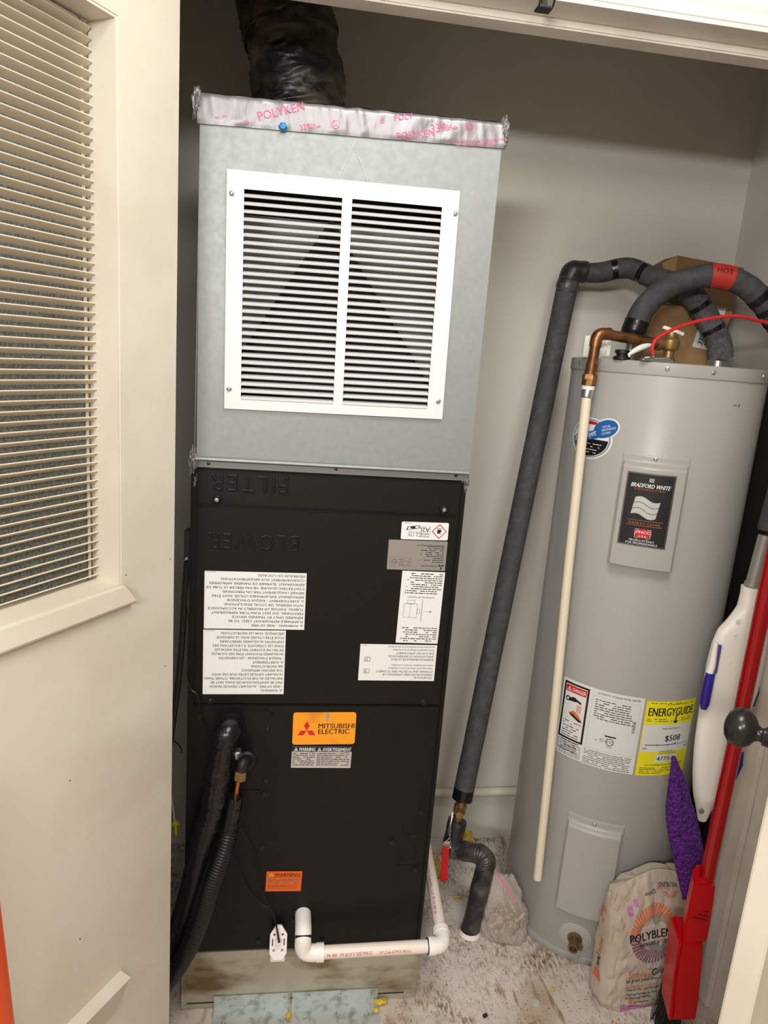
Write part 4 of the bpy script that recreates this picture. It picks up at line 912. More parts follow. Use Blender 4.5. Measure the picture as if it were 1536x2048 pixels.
# energy label
th0,th1=R(-9.6),R(26.0); z0,z1=.545,.737; tcx=(th0+th1)/2; W=(th1-th0)*TR; H=z1-z0
o=tank_label('energy_label',(th0,th1),(z0,z1),M_yellow); p=Print(tprint(tcx,(z0+z1)/2,TR+.0006),.008)
p.text('ENERGYGUIDE',0,H/2-.037,.0285,M_ink,1.0,'C',fit=W-.012); p.micro(-W/2+.01,.02,H/2-.006,.0026,M_ink); p.micro(-W/2+.05,W/2-.006,H/2-.009,.0026,M_ink)
p.rect(.010,H/2-.052,.0135,H/2-.036,M_ink,2); p.poly([(.004,H/2-.050),(.0195,H/2-.050),(.01175,H/2-.058)],M_ink,2)
for i in range(2): p.micro(-W/2+.006,-W/2+.030,H/2-.046-i*.005,.003,M_ink); p.micro(-W/2+.034,.0,H/2-.046-i*.005,.003,M_ink); p.micro(W/2-.040,W/2-.012,H/2-.046-i*.005,.003,M_ink)
p.rect(-W/2+.002,-H/2+.062,W/2-.002,H/2-.060,M_paper,1,8)
p.text('Estimated Yearly Energy Cost',.004,H/2-.071,.0055,M_ink,.4,'C',fit=.050,h=3); p.text('$508',.012,-.006,.0205,M_ink,1.0,'C',fit=.044,h=3)
p.rect(-W/2+.012,-.0165,.022,-.0148,M_ink,3,6); p.rect(.022,-.0160,W/2-.008,-.0153,M_ink,3,3)
for k in range(5): u=-W/2+.012+k*(W-.020)/4; p.rect(u,-.021,u+.0008,-.012,M_ink,3)
p.poly([(.019,-.0125),(.025,-.0125),(.022,-.0165)],M_ink,3); p.text('$500',-W/2+.012,-.027,.005,M_ink,.4,'C',h=3); p.text('$570',W/2-.010,-.027,.005,M_ink,.4,'C',h=3); p.text('Cost Range of Similar Models',0,-.034,.005,M_ink,.3,'C',fit=.038,h=3)
p.rect(-.026,-H/2+.035,.034,-H/2+.055,M_paper,1,4); p.text('4773',-.022,-H/2+.0395,.0145,M_ink,.9,fit=.033,h=3); p.text('kWh',.014,-H/2+.040,.006,M_ink,.5,h=3); p.text('Estimated Yearly Electricity Use',.004,-H/2+.057,.004,M_ink,.3,'C',fit=.050,h=3)
p.text('Your cost will depend on your utility rates and use.',.002,-H/2+.027,.0056,M_ink,.7,'C',fit=.104,h=3)
for i in range(4): p.micro(-W/2+.008,-W/2+random.uniform(.07,.115),-H/2+.006+i*.0045,.0028,M_ink)
p.build('print',o)
p=Print(tprint(R(14),1.418,TR))
p.poly([(-.010,0),(.002,.001),(.002,.0025),(-.008,.0015)],M_ink); p.poly([(.006,-.002),(.009,-.001),(.0095,.004),(.007,.005)],M_ink); p.build('scuff_mark',wh)
# drain valve
th_,z=tang(1150,1875); nrm=Vector((math.sin(th_),-math.cos(th_),0)); dvp=tcyl(th_,z,TR)
b=MB(); b.lathe([(.018,-.004),(.040,-.006),(.041,-.001),(.030,.004),(.018,.004)],dvp,nrm,32); b.build('escutcheon',M_tank,wh,True)
b=MB(); b.lathe([(0,0),(.0185,0),(.0185,.006),(.0105,.008),(.0105,.030),(.0125,.032),(.0125,.040),(.0085,.040),(.0085,.030),(0,.030)],dvp,nrm,24); b.build('drain_valve',mat('dark_brass',(120,102,72),.45,metal=.7),wh,True)
sd=Vector((math.cos(th_),math.sin(th_),0)); b=MB(); b.obox(dvp+nrm*.024+sd*.014+Vector((0,0,-.002)),sd*.008,nrm*.006,Vector((0,0,.006)),.002); b.build('valve_handle',mat('brown_knob',(92,80,60),.5),wh,True)
# temperature and pressure valve on the top
rv=aty(1340,690,1.515)
vb=MB(); vb.lathe([(0,0),(.0155,0),(.0155,.010),(.012,.012),(.012,.026),(.018,.030),(.020,.038),(.020,.050),(.014,.056),(.011,.066),(0,.067)],(rv.x,rv.y,ZTOP),(0,0,1),20)
vc=Vector((rv.x,rv.y,ZTOP+.040)); el=tk(1195,664,TR+.045); hd=(el-vc); hd.z=0; hd.normalize(); vb.tube([vc,vc+hd*.036],.0125,18); vb.tube([vc+hd*.026,vc+hd*.036],.0150,18); vb.build('relief_valve',M_brass,wh,True)
b=MB(); lt=vc+Vector((0,-.004,.030)); b.obox(lt,Vector((.023,-.003,-.006)),Vector((0,.004,0)),Vector((.001,0,.0035)),.001); b.build('valve_lever',M_tag,wh)
# nipples, strap and wires on the top
b=MB(); q=aty(1245,704,1.50); b.lathe([(0,0),(.018,0),(.018,.006),(.012,.007),(.012,.012),(.016,.013),(.016,.020),(.009,.021),(0,.021)],(q.x,1.50,ZTOP),(0,0,1),18); b.build('top_plug',M_rubber,wh,True)
b=MB(); q=aty(1436,722,1.655); b.cyl((q.x,1.655,ZTOP),(q.x,1.655,max(q.z,ZTOP+.01)),.024,seg=20); b.build('inlet_nipple',M_zinc,wh,True)
b=MB(); q=aty(1322,711,1.44); b.obox((q.x-.002,1.452,ZTOP+.003),Vector((.038,.006,0)),Vector((-.001,.007,0)),Vector((0,0,.0025)),.001); b.tube([(q.x-.018,1.450,ZTOP+.006),(q.x+.03,1.460,ZTOP+.0075)],.0028,8); b.tube([(q.x-.03,1.452,ZTOP+.006),(q.x-.012,1.448,ZTOP+.010),(q.x-.002,1.456,ZTOP+.005)],.002,8); b.build('ground_clamp',M_zinc,wh,True)

# relief discharge line: copper, adapter and cream plastic
rl=thing('discharge_pipe',tk(1075,1757,TR+.045),'copper pipe leaving the relief valve and turning down into a long cream plastic tube','pipe')
EL=el.copy(); EL.z=vc.z+.012; dn0=tk(1180,752,TR+.045); dn1=tk(1172,772,TR+.045)
d_=(dn0-EL).normalized()
pp=[vc+hd*.030]+bend(vc+hd*.03,EL,dn0,.018,8)+[dn0]
b=MB(); b.tube(pp,.0112,20); b.build('copper_pipe',M_copper,rl,True)
b=MB(); b.tube([EL-hd*.030]+bend(vc,EL,dn0,.018,8)+[EL+d_*.030],.0130,20); b.build('copper_elbow',M_copper,rl,True)
b=MB(); b.tube([dn0-d_*.028,dn0-d_*.002],.0135,20); b.lathe([(0,0),(.0150,0),(.0165,.003),(.0165,.012),(.014,.015),(0,.015)],dn0-d_*.004,d_,6); b.lathe([(0,0),(.0165,0),(.0165,.012),(0,.012)],dn0+d_*.008,d_,8); b.build('copper_adapter',M_copper,rl,True)
tp0=dn0+d_*.020
b=MB(); b.tube([tp0,tp0+d_*.009],.0142,20); b.build('white_ring',M_tag,rl,True)
b=MB(); b.lathe([(0,0),(.0128,0),(.0134,.002),(.0134,.016),(.0115,.018),(0,.018)],tp0+d_*.009,d_,20); b.build('crimp_ring',M_zinc,rl,True)
ce=tk(1075,1757,TR+.045); cs=tp0+d_*.020
b=MB(); cpath=smoothpath([cs,cs.lerp(ce,.33)+Vector((-.002,0,0)),cs.lerp(ce,.66),ce],10); b.tube(cpath,.0108,20,False); ip=[q.copy() for q in cpath]; b.tube(list(reversed(ip)),.0088,20,False); b.build('plastic_tube',M_cpvc,rl,True)
# ---------------------------------------------------------------- hot pipe
hw_=thing('hot_water_pipe',(aty(1268,690,1.50).x,1.50,ZTOP),'thick black foam-covered pipe arching over the water heater, with a red tape band marked HOT','pipe')
hp_=smoothpath([aty(1262,690,1.59),aty(1270,655,1.59),aty(1290,614,1.59),aty(1330,578,1.59),aty(1385,556,1.585),aty(1440,553,1.57),aty(1492,572,1.555),aty(1532,612,1.545),aty(1560,655,1.545),Vector((XR-.004,1.548,1.53))],16)
b=MB(); b.tube(hp_[10:],[.0262+.0008*noise.noise(p*50) for p in hp_[10:]],26); b.build('foam_sleeve',M_foamblk,hw_,True)
b=MB(); b.tube(hp_[2:22],[.0235+.0045*min(1,i/12)+.002*noise.noise(p*70) for i,p in enumerate(hp_[2:22])],24); b.build('taped_foot',M_tape,hw_,True)
b=MB(); b.tube([Vector((hp_[0].x,hp_[0].y,ZTOP)),hp_[0],hp_[3]],.011,14); b.build('nipple',M_zinc,hw_,True)
ia=min(range(len(hp_)),key=lambda i:(hp_[i]-aty(1419,553,1.575)).length); ib=min(range(len(hp_)),key=lambda i:(hp_[i]-aty(1463,558,1.565)).length)
b=MB(); b.tube(hp_[ia:ib+1],.0275,32,False); rt=b.build('red_tape_band',M_redtape,hw_,True)
pa,pb_=hp_[ia],hp_[ib]; tt_=(pb_-pa).normalized(); fv=(C0-pa); fv=(fv-tt_*fv.dot(tt_)).normalized(); sv_=tt_.cross(fv); sv_=sv_ if sv_.z>0 else -sv_
L_=(pb_-pa).length
def hotmap(u,v,h):
    x=u/L_*(ib-ia); k=min(int(x),ib-ia-1); c=hp_[ia+k].lerp(hp_[ia+k+1],x-k); a_=v/.028; return c+(fv*math.cos(a_)+sv_*math.sin(a_))*.0281
p=Print(hotmap)
p.text('HOT',L_*.12,.008,.019,M_ink,.3,fit=L_*.74); p.build('print',rt)
for i in (104,112,120):
    if i+4<len(hp_): MB().tube(hp_[i:i+5],.0272,26,False).build('tape_band',M_tape,hw_,True)
# red wire
ww=[aty(1306,711,1.44),aty(1305,694,1.44),aty(1312,679,1.44),aty(1335,664,1.44),aty(1375,648,1.442),aty(1420,637,1.445),aty(1468,632,1.45),aty(1510,640,1.455),aty(1550,655,1.46),Vector((XR-.002,1.47,1.52))]
o=MB().tube(smoothpath(ww,10),.0036,10).build('red_wire',M_redwire,None,True); tag(o,'red plastic-covered wire rising from the top of the water heater to the right','wire')
# cartons on the heater
def carton(name,px,y0,dep,label,m,items):
    t=thing(name,(aty(px[2][0],px[2][1],y0).x-.05,y0+dep/2,ZTOP+.001),label,'box')
    P=[aty(*q,y0) for q in px]
    for q in P: q.z=max(q.z,ZTOP+.001)
    n=len(P); Q=[p+Vector((.006,dep,0)) for p in P]
    MB().add(P+Q,[tuple(range(n)),tuple(range(2*n-1,n-1,-1))]+[(i,(i+1)%n,n+(i+1)%n,n+i) for i in range(n)]).build('carton',m,t)
    return t
t=carton('cardboard_box',[(1320,606),(1466,622),(1424,734),(1280,722)],1.705,.075,'corrugated brown cardboard box with a white number label, wedged on top of the water heater',M_card,[])
p=Print(lambda u,v,h: (lambda q: Vector((q.x,1.705-.0006*h,q.z)))(aty(u,v,1.705)))
p.poly([(1384,693),(1400,646),(1424,664),(1414,700)],M_paper,1); p.poly([(1432,617),(1452,619),(1446,636),(1430,634)],M_paper,1)
a_=aty(1398,692,1.705)
p2=Print(lambda u,v,h: Vector((a_.x+.006+u*.28-v*.95,1.7045-.0006*h,a_.z+.002+u*.96+v*.28)))
p2.text('3731985',0,0,.020,M_ink,.8,fit=.054); 
for i in range(9): p2.rect(.004+.0045*i,-.012,.006+.0045*i+random.choice((0,.001)),-.005,M_ink,2)
p.build('label',t); p2.build('print',t)
MB().add([aty(1316,606,1.700),aty(1352,592,1.760),aty(1470,610,1.760),aty(1466,622,1.700)],[(0,1,2,3)]).build('flap',M_cardin,t)
t=carton('cardboard_box',[(1326,528),(1356,511),(1488,536),(1466,620),(1440,730),(1300,722)],1.800,.080,'taller dark brown cardboard box standing behind the labelled one against the wall',M_card2,[])
MB().add([aty(1324,527,1.797),aty(1356,510,1.797),aty(1350,545,1.797),aty(1332,552,1.797)],[(0,1,2,3)]).build('flap',M_card,t)
# papers and scrap on the heater
t=thing('manual_pouch',(aty(1200,700,1.56).x,1.56,ZTOP),'crinkled white paper pouch standing on the water heater behind the copper elbow','pouch')
P=[aty(*q,1.56) for q in((1196,672),(1224,671),(1219,712),(1190,712))]
def pouch(a,c_):
    q=(P[3].lerp(P[2],a)).lerp(P[0].lerp(P[1],a),c_); q.z=max(q.z,ZTOP+.0005); return q+Vector((0,.004*noise.noise(Vector((a*4,c_*4,1)))+.004*math.sin(pi*a),0))
b=MB(); b.sheet(pouch,14,14); b.sheet(lambda a,c_: pouch(a,c_)+Vector((0,.004,0)),14,14); b.build('pouch',M_pouch,t,True,80)
q=[aty(*k,1.55) for k in((1171,672),(1181,671),(1178,712),(1166,712))]
for k in q: k.z=max(k.z,ZTOP+.0008)
o=MB().add(q+[k+Vector((0,.012,0)) for k in q],[(0,1,2,3),(7,6,5,4),(0,4,5,1),(1,5,6,2),(2,6,7,3),(3,7,4,0)]).build('booklet',M_tag); tag(o,'narrow cream booklet edge at the far left of the water heater top','booklet')
q0,q1=aty(1256,710,1.475),aty(1302,690,1.485); q0.z=max(q0.z,ZTOP+.009); q1.z=max(q1.z,ZTOP+.02)
o=MB().tube([q0.lerp(q1,k/8)+Vector((0,0,.004*math.sin(pi*k/8))) for k in range(9)],[.002,.004,.0055,.006,.0065,.0065,.006,.005,.003],12).build('folded_wipe',M_tag,None,True); tag(o,'white folded wipe lying on the water heater beside the hot pipe foot','wipe')

# ================================================================ CLEANING TOOLS
o=MB().box(1.142,1.166,1.515,1.70,0.001,1.47,.003).build('brown_board',M_board); tag(o,'dark brown board standing between the water heater and the right wall','board')
mp=thing('spray_mop',(.96,1.30,.02),'white spray mop with grey pole leaning beside the water heater, purple pad below','mop')
prof=[(1173,1505,17),(1190,1504,18),(1215,1501,21),(1240,1494,32),(1262,1486,44),(1290,1479,49),(1330,1470,51),(1380,1460,51),(1450,1442,45),(1500,1430,40),(1545,1421,34),(1585,1413,25),(1612,1408,16),(1640,1404,8)]
def ydm(py): return 1.315-.035*(py-1173)/467
ax=[aty(cx,py,ydm(py)) for py,cx,hw in prof]; hwid=[hw*aty(cx,py,ydm(py)).length/F*.97 for py,cx,hw in prof]
def loft(ax,wd,dp,seg=28,yaw=0.):
    b=MB(); vs=[];fs=[];n=len(ax); ux=Vector((math.cos(yaw),math.sin(yaw),0)); uy=Vector((-math.sin(yaw),math.cos(yaw),0))
    for i in range(n):
        for k in range(seg):
            a_=2*pi*k/seg; c_,s_2=math.cos(a_),math.sin(a_); vs.append(ax[i]+ux*(wd[i]*math.copysign(abs(c_)**.8,c_))+uy*(dp[i]*math.copysign(abs(s_2)**.8,s_2)))
    for i in range(n-1):
        for k in range(seg): k2=(k+1)%seg; fs.append((i*seg+k,i*seg+k2,(i+1)*seg+k2,(i+1)*seg+k))
    fs.append(tuple(range(seg-1,-1,-1))); fs.append(tuple((n-1)*seg+k for k in range(seg))); return b.add(vs,fs)
loft(smoothpath(ax,5),[h for h in np.interp(np.linspace(0,len(hwid)-1,5*(len(ax)-1)+1),range(len(hwid)),hwid)],[min(.020,h*.75) for h in np.interp(np.linspace(0,len(hwid)-1,5*(len(ax)-1)+1),range(len(hwid)),hwid)]).build('body',M_mopw,mp,True,60)
c0=aty(1505,1170,1.315); c1_=aty(1529,1080,1.320); c2=aty(1534,1062,1.321); c3=aty(1572,920,1.33)
MB().tube([c0-(c1_-c0).normalized()*.004,c0+(c1_-c0).normalized()*.006],.0168,20).build('collar',M_mopg,mp,True)
MB().tube([c0,c1_+(c1_-c0)*.1],.0145,20).build('pole',M_mopg,mp,True)
MB().tube([c2,c2.lerp(c3,.05),c3],[.018,.0195,.0195],20).build('grip',M_grip,mp,True)
b=MB(); b.tube([aty(1432,1284,1.29),aty(1424,1330,1.285),aty(1417,1352,1.282)],[.005,.0075,.008],14); o=b.build('bottle_neck',M_mopw,mp,True)
b=MB(); b.tube([aty(1421,1346,1.281),aty(1414,1380,1.279),aty(1409,1406,1.278),aty(1407,1418,1.277)],[.0098,.0105,.0105,.006],16); b.build('bottle',M_bluepl,mp,True)
b=MB(); b.tube([aty(1440,1290,1.288),aty(1428,1345,1.284)],[.004,.006],10); b.build('slot',mat('violet_shade',(84,66,120),.5),mp,True)
b=MB(); b.tube([aty(1517,1355,1.300),aty(1511,1385,1.300),aty(1506,1412,1.299)],[.003,.008,.003],12); b.tube([aty(1485,1505,1.295),aty(1479,1530,1.295),aty(1470,1558,1.294)],[.003,.007,.003],12); b.build('side_rim',M_bluepl,mp,True)
for px,py in((1477,1243),(1471,1271),(1462,1326)):
    q=aty(px,py,ydm(py)-.018); b=MB(); b.lathe([(0,-.002),(.005,-.002),(.0045,.0008),(0,.0008)],q,(0,-1,0),12); b.build('button',M_mopw,mp,True)
b=MB(); q=aty(1402,1622,1.262); b.lathe([(0,0),(.006,0),(.006,.003),(0,.003)],q,(0,-1,0),14); b.build('pivot_cap',M_mopg,mp,True)
# purple pad, folded up against its hinge
L0=[(1344,1511),(1338,1560),(1331,1610),(1334,1660),(1344,1710),(1356,1760),(1366,1800)]; R0=[(1350,1513),(1372,1570),(1386,1610),(1398,1650),(1406,1690),(1408,1740),(1404,1800)]
def pad(a,c_):
    i=min(int(c_*6),5); f=c_*6-i; l=Vector(L0[i]).lerp(Vector(L0[i+1]),f); r=Vector(R0[i]).lerp(Vector(R0[i+1]),f)
    ang=pi*a*2; m_=(l+r)/2; hwp=(r-l).length/2*math.cos(ang); y=1.255-.012*math.sin(ang)*1.2+.02*(c_-.5)
    q=aty(m_.x+hwp,m_.y,1.255); k=1
    q=aty(m_.x+hwp,m_.y,1.255+.02*(c_-.5)-.016*math.sin(ang))
    nz=noise.noise(q*150)*.0022+noise.noise(q*330)*.0014
    return q+Vector((math.cos(ang),-math.sin(ang),0))*nz
b=MB(); b.sheet(pad,90,160); b.build('mop_pad',M_purple,mp,True,180)
# dustpan
dp=thing('dustpan',(.94,1.19,.0),'red upright dustpan with a long red handle leaning in front of the right jamb','dustpan')
hA,hB=aty(1580,958,1.160),aty(1415,1748,1.185)
hd_=(hA-hB).normalized()
b=MB(); b.tube([hB-hd_*.01,hA],.0148,20); b.build('handle',M_redpole,dp,True)
sA,sB=aty(1408,1772,1.186),aty(1393,1890,1.188); sv=(sA-sB)
ux=Vector((.93,.36,0))
def slab(px,y,dep,name,m,bev=.002):
    P=[aty(*q,y) for q in px]; Q=[p+Vector((.02,dep,0)) for p in P]; n=len(P)
    bm=bmesh.new(); vs=[bm.verts.new(p) for p in P+Q]
    bm.faces.new(vs[:n]); bm.faces.new(vs[n:][::-1])
    for i in range(n): bm.faces.new((vs[i],vs[(i+1)%n],vs[n+(i+1)%n],vs[n+i]))
    bmesh.ops.recalc_face_normals(bm,faces=bm.faces); bmesh.ops.bevel(bm,geom=bm.edges[:],offset=bev,segments=2,affect='EDGES')
    return MB().bm(bm).build(name,m,dp,True,50)
slab([(1388,1765),(1431,1774),(1428,1800),(1420,1850),(1413,1885),(1364,1888),(1370,1850),(1381,1800)],1.164,.040,'socket',M_redpl,.003)
slab([(1386,1742),(1396,1745),(1396,1768),(1388,1766)],1.176,.02,'clip_tab',M_redpl,.001)
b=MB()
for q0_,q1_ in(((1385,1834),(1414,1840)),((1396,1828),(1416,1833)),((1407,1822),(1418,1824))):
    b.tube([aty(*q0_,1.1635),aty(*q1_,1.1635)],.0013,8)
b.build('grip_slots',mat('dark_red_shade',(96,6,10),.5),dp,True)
slab([(1363,1884),(1407,1890),(1405,1930),(1398,2000),(1392,2042),(1343,2042),(1349,1970),(1356,1915)],1.160,.075,'pan',M_redpl,.004)
slab([(1358,1886),(1364,1886),(1350,1960),(1344,2042),(1338,2042),(1346,1960)],1.156,.070,'rim',M_redpl,.0015)
# broom head beside it
br=thing('broom',(.90,1.235,0),'black-bristled broom standing behind the red dustpan','broom')
q=aty(1356,1905,1.250); MB().obox((q.x+.012,1.252,q.z),Vector((.022,.006,0)),Vector((-.003,.012,0)),Vector((0,0,.012)),.003).build('head',M_redpl,br,True)
random.seed(21); b=MB()
for k in range(220):
    a=Vector((q.x+random.uniform(-.010,.03),1.252+random.uniform(-.010,.010),q.z-.010)); f=atz(random.uniform(1306,1352),2048,0.0); e_=Vector((f.x+random.uniform(-.006,.006),1.236+random.uniform(-.022,.022),.002))
    m_=a.lerp(e_,.5)+Vector((random.uniform(-.018,.006),random.uniform(-.012,.008),random.uniform(0,.01))); m2=a.lerp(e_,.8)+Vector((random.uniform(-.012,.006),random.uniform(-.008,.006),0))
    b.tube(smoothpath([a,m_,m2,e_],3),.0007,4,False)
o=b.build('bristles',M_bristle,br,True); o['kind']='stuff'

# ================================================================ GROUT BAG
random.seed(9)
FL,FR,BL=atz(1204,2030,0),atz(1374,2004,0),atz(1176,1988,0)
ge=(FR-FL); GWd=ge.length; ge.normalize(); gn=Vector((ge.y,-ge.x,0)); gmid=FL.lerp(FR,.5); gdep=.095; GHt=.322
gcen=gmid-gn*(gdep/2)
gb=thing('grout_bag',(gcen.x,gcen.y,0),'crumpled paper grout bag with a radiating orange emblem, standing before the water heater','bag')
def gsec(c_):
    a=GWd/2*(1.0-.02*c_-.10*c_**3)*(1 if c_>.05 else .94+.06*c_/.05); d=gdep/2*(1.-.12*c_-.70*max(0,(c_-.45)/.55)**1.6)*(1 if c_>.05 else .9+.1*c_/.05)
    cen=gcen-gn*(.016*c_+.020*c_*c_)+Vector((0,0,c_*GHt))+ge*(.010*c_); return a,d,cen
def gsurf(th,c_,off=0.):
    a,d,cen=gsec(c_); c,s_2=math.cos(th),math.sin(th)
    x=a*math.copysign(abs(c)**.55,c); y=d*math.copysign(abs(s_2)**.7,s_2)
    top=-.030*max(0,c_-.72)/.28*(abs(x)/a)**2-(.018*(c_**2))*max(0,-x/a)
    q=Vector((x/a*1.9,y/d*1.2,c_*3.4))
    fl_=.45+.55*max(0,min(1,(-x/a+.1)/.8)); w_=noise.noise(q*1.1)*.005-abs(noise.noise(q*1.9+Vector((4,0,0))))*.010*fl_-abs(noise.noise(q*4.2))*.0035*fl_
    y+=math.copysign(w_,s_2) if abs(s_2)>.2 else w_*s_2*5*.5
    return cen+ge*(x*(1+.02*noise.noise(q*2)))+gn*(y+off)+Vector((0,0,top))
b=MB(); nT,nC=220,120; hT=nT//2; TH=[math.acos(max(-1,min(1,math.copysign(abs(x)**(1/.55),x)))) for x in [math.cos(pi*i/hT)*.5+.5*(1-2*i/hT) for i in range(hT)]]; TH=TH+[2*pi-math.acos(max(-1,min(1,math.copysign(abs(x)**(1/.55),x)))) for x in [-(math.cos(pi*i/hT)*.5+.5*(1-2*i/hT)) for i in range(hT)]]; vs=[gsurf(th_,j/nC) for j in range(nC+1) for th_ in TH]; fs=[(j*nT+i,j*nT+(i+1)%nT,(j+1)*nT+(i+1)%nT,(j+1)*nT+i) for j in range(nC) for i in range(nT)]
fs.append(tuple(range(nT-1,-1,-1))); fs.append(tuple(nC*nT+i for i in range(nT))); b.add(vs,fs); gbag=b.build('paper_sack',M_bag,gb,True,75)
def gmap(u,v,h):
    c_=min(max(v/GHt,0.),1); a,d,cen=gsec(c_); x=min(max(u/a,-.985),.985); ct=math.copysign(abs(x)**(1/.55),x); th=math.acos(max(-1,min(1,ct))); return gsurf(th,c_,.0013+.0003*h)
p=Print(gmap,.006); ex,ez=.004,.190
for k in range(44):
    a0=2*pi*k/44
    inner,outer=(.030,.058)
    for ri,ro,fn in((.034,.060,lambda a: M_brick if a<pi*1.02 else M_plum),(.022,.041,lambda a: M_greyink)):
        a_=a0; tw_=.5
        if ri>.03:
            if 1.9*pi<a_ or a_<.08*pi: continue
            m_=fn(a_); ctr=(ex-.006,ez)
        else:
            if .75*pi<a_<1.2*pi: continue
            m_=M_greyink; ctr=(ex+.012,ez)
        def rp_(r,an): return (ctr[0]+r*math.cos(an),ctr[1]+r*1.12*math.sin(an))
        w0=.045
        p.poly([rp_(ri,a_-w0+tw_*.0),rp_((ri+ro)/2,a_-w0-.10),rp_(ro,a_-w0-.16),rp_(ro,a_+w0-.16),rp_((ri+ro)/2,a_+w0-.10),rp_(ri,a_+w0)],m_,1)
def gtext(s_,u,v,size,m,bold=.5,fit=None,rot=0,align='L'):
    """short pieces so that the letters follow the creases"""
    p.text(s_,u,v,size,m,bold,align,fit=fit,rot=rot,h=3)
gtext('POLYBLEND',-.064,.176,.026,M_ink,1.0,fit=.126,rot=.07); gtext("AMERICA'S #1 GROUT",-.040,.163,.0125,M_ink,.6,fit=.090,rot=.09)
gtext('Sanded',-.060,.089,.024,M_brick,.3,fit=.058,rot=-.05); gtext('Grout',.000,.090,.024,M_ink,.7,fit=.050,rot=.09); gtext('for grout joints from 1/8" - 1/2"',-.064,.078,.012,M_ink,.4,fit=.128)
gtext('Provides Color Consistent Grout',-.062,.064,.0075,M_brick,.2,fit=.105); gtext('• Easy to Use - Just Mix with Water',-.062,.055,.0085,M_ink,.5,fit=.112); gtext('• Polymer Fortified for Hard, Durable',-.062,.043,.0085,M_ink,.5,fit=.112); gtext('Professional Results',-.060,.034,.0085,M_ink,.5,fit=.066)
p.rect(-.012,.107,.074,.1078,M_ink,1,12); p.poly([(-.070,.001),(-.070,.020),(-.052,.017),(-.020,.009),(.03,.004),(.03,.001)],M_mauve,1); p.micro(-.062,-.03,.006,.005,M_bag,2); p.rect(-.050,.022,-.040,.031,M_brick,1); p.micro(-.036,.02,.022,.0035,M_ink)
p.poly([(-.070,.262),(-.058,.262),(-.054,.236),(-.068,.240)],M_mauve,1); p.micro(-.066,-.056,.248,.005,M_bag,2); p.poly([(-.056,.278),(-.046,.280),(-.044,.262),(-.053,.260)],M_mauve,1)
gtext('POLYBLEND',.064,.297,.013,M_ink,.8,fit=.052,rot=pi); gtext('Sanded',.042,.288,.012,M_brick,.2,fit=.034,rot=pi); gtext('Grout',.004,.285,.014,M_ink,.5,fit=.030,rot=pi)
for k in range(14):
    a_=pi+.1+k*(pi-.2)/13; p.poly([(.045+.010*math.cos(a_-.05),.278+.007*math.sin(a_-.05)),(.045+.021*math.cos(a_-.05),.278+.015*math.sin(a_-.05)),(.045+.021*math.cos(a_+.06),.278+.015*math.sin(a_+.06)),(.045+.010*math.cos(a_+.05),.278+.007*math.sin(a_+.05))],M_brick,1)
pg=p.build('print',gbag)
# print on the folded left side of the sack
def gside(u,v,h): return gsurf(pi+u/.05,min(max(v/GHt,0),1),0)+(-ge*(.0012+.0003*h))
p=Print(gside)
for k in range(16):
    a_=-pi*.5+k*pi/15; p.poly([(.0+.007*math.cos(a_-.06),.222+.008*math.sin(a_-.06)),(.0+.019*math.cos(a_-.05),.222+.022*math.sin(a_-.05)),(.0+.019*math.cos(a_+.06),.222+.022*math.sin(a_+.06)),(.0+.007*math.cos(a_+.06),.222+.008*math.sin(a_+.06))],M_brick,1)
p.text('Sanded',-.006,.165,.014,M_brick,.3,fit=.038,rot=-pi/2); p.text('Grout',-.006,.122,.014,M_ink,.6,fit=.032,rot=-pi/2); p.poly([(-.012,.060),(.006,.058),(.006,.078),(-.006,.084)],M_brick,1)
p.build('print',gbag)
# torn top flap
tf=[gsurf(R(70),1.0)+Vector((0,0,.001)),gsurf(R(35),1.0)+Vector((0,0,.001))]
MB().sheet(lambda a,c_: tf[0].lerp(tf[1],a)+Vector((-.016*c_*(1-a),.010*c_,.022*c_-.010*c_*c_+.004*math.sin(3*a)*c_)),8,8).build('torn_flap',mat('torn_paper',(176,156,130),.7),gb,True)

# ---------------------------------------------------------------- zip bag
zc0,zc1=atz(968,1886,0),atz(1054,1896,0); ze=(zc1-zc0); zw=ze.length/2; ze.normalize(); zn=Vector((ze.y,-ze.x,0)); zcen=zc0.lerp(zc1,.5)-zn*.030
zb=thing('zip_bag',(zcen.x,zcen.y,0),'clear plastic zip bag of brown fittings with a pink seal, slumped beside the pipe foot','bag')
def zsurf(th,c_):
    a=zw*(1.0+.10*math.sin(pi*c_*.8)-.62*c_**2.2); d=.034*(1-.90*c_**1.3)*(1 if c_>.06 else .85+.15*c_/.06); c,s_2=math.cos(th),math.sin(th)
    q=Vector((c*1.3,s_2*1.3,c_*2.6)); w_=1+.20*noise.noise(q*2.2)+.10*noise.noise(q*5)
    return zcen+ze*(a*math.copysign(abs(c)**.75,c)*w_-.022*c_**1.5)+zn*(d*s_2*w_)-zn*.012*c_+Vector((0,0,.0015+.175*c_+.012*c_*noise.noise(q*2)))
b=MB(); nT,nC=56,36; b.add([zsurf(2*pi*i/nT,j/nC) for j in range(nC+1) for i in range(nT)],[(j*nT+i,j*nT+(i+1)%nT,(j+1)*nT+(i+1)%nT,(j+1)*nT+i) for j in range(nC) for i in range(nT)]+[tuple(range(nT-1,-1,-1))]); b.build('film',M_film,zb,True,180)
za,zz=aty(991,1746,1.463),aty(1031,1803,1.448); MB().tube([za,za.lerp(zz,.5)+Vector((.002,0,.001)),zz],.0026,8).build('seal',M_pinkzip,zb,True)
random.seed(4); b=MB()
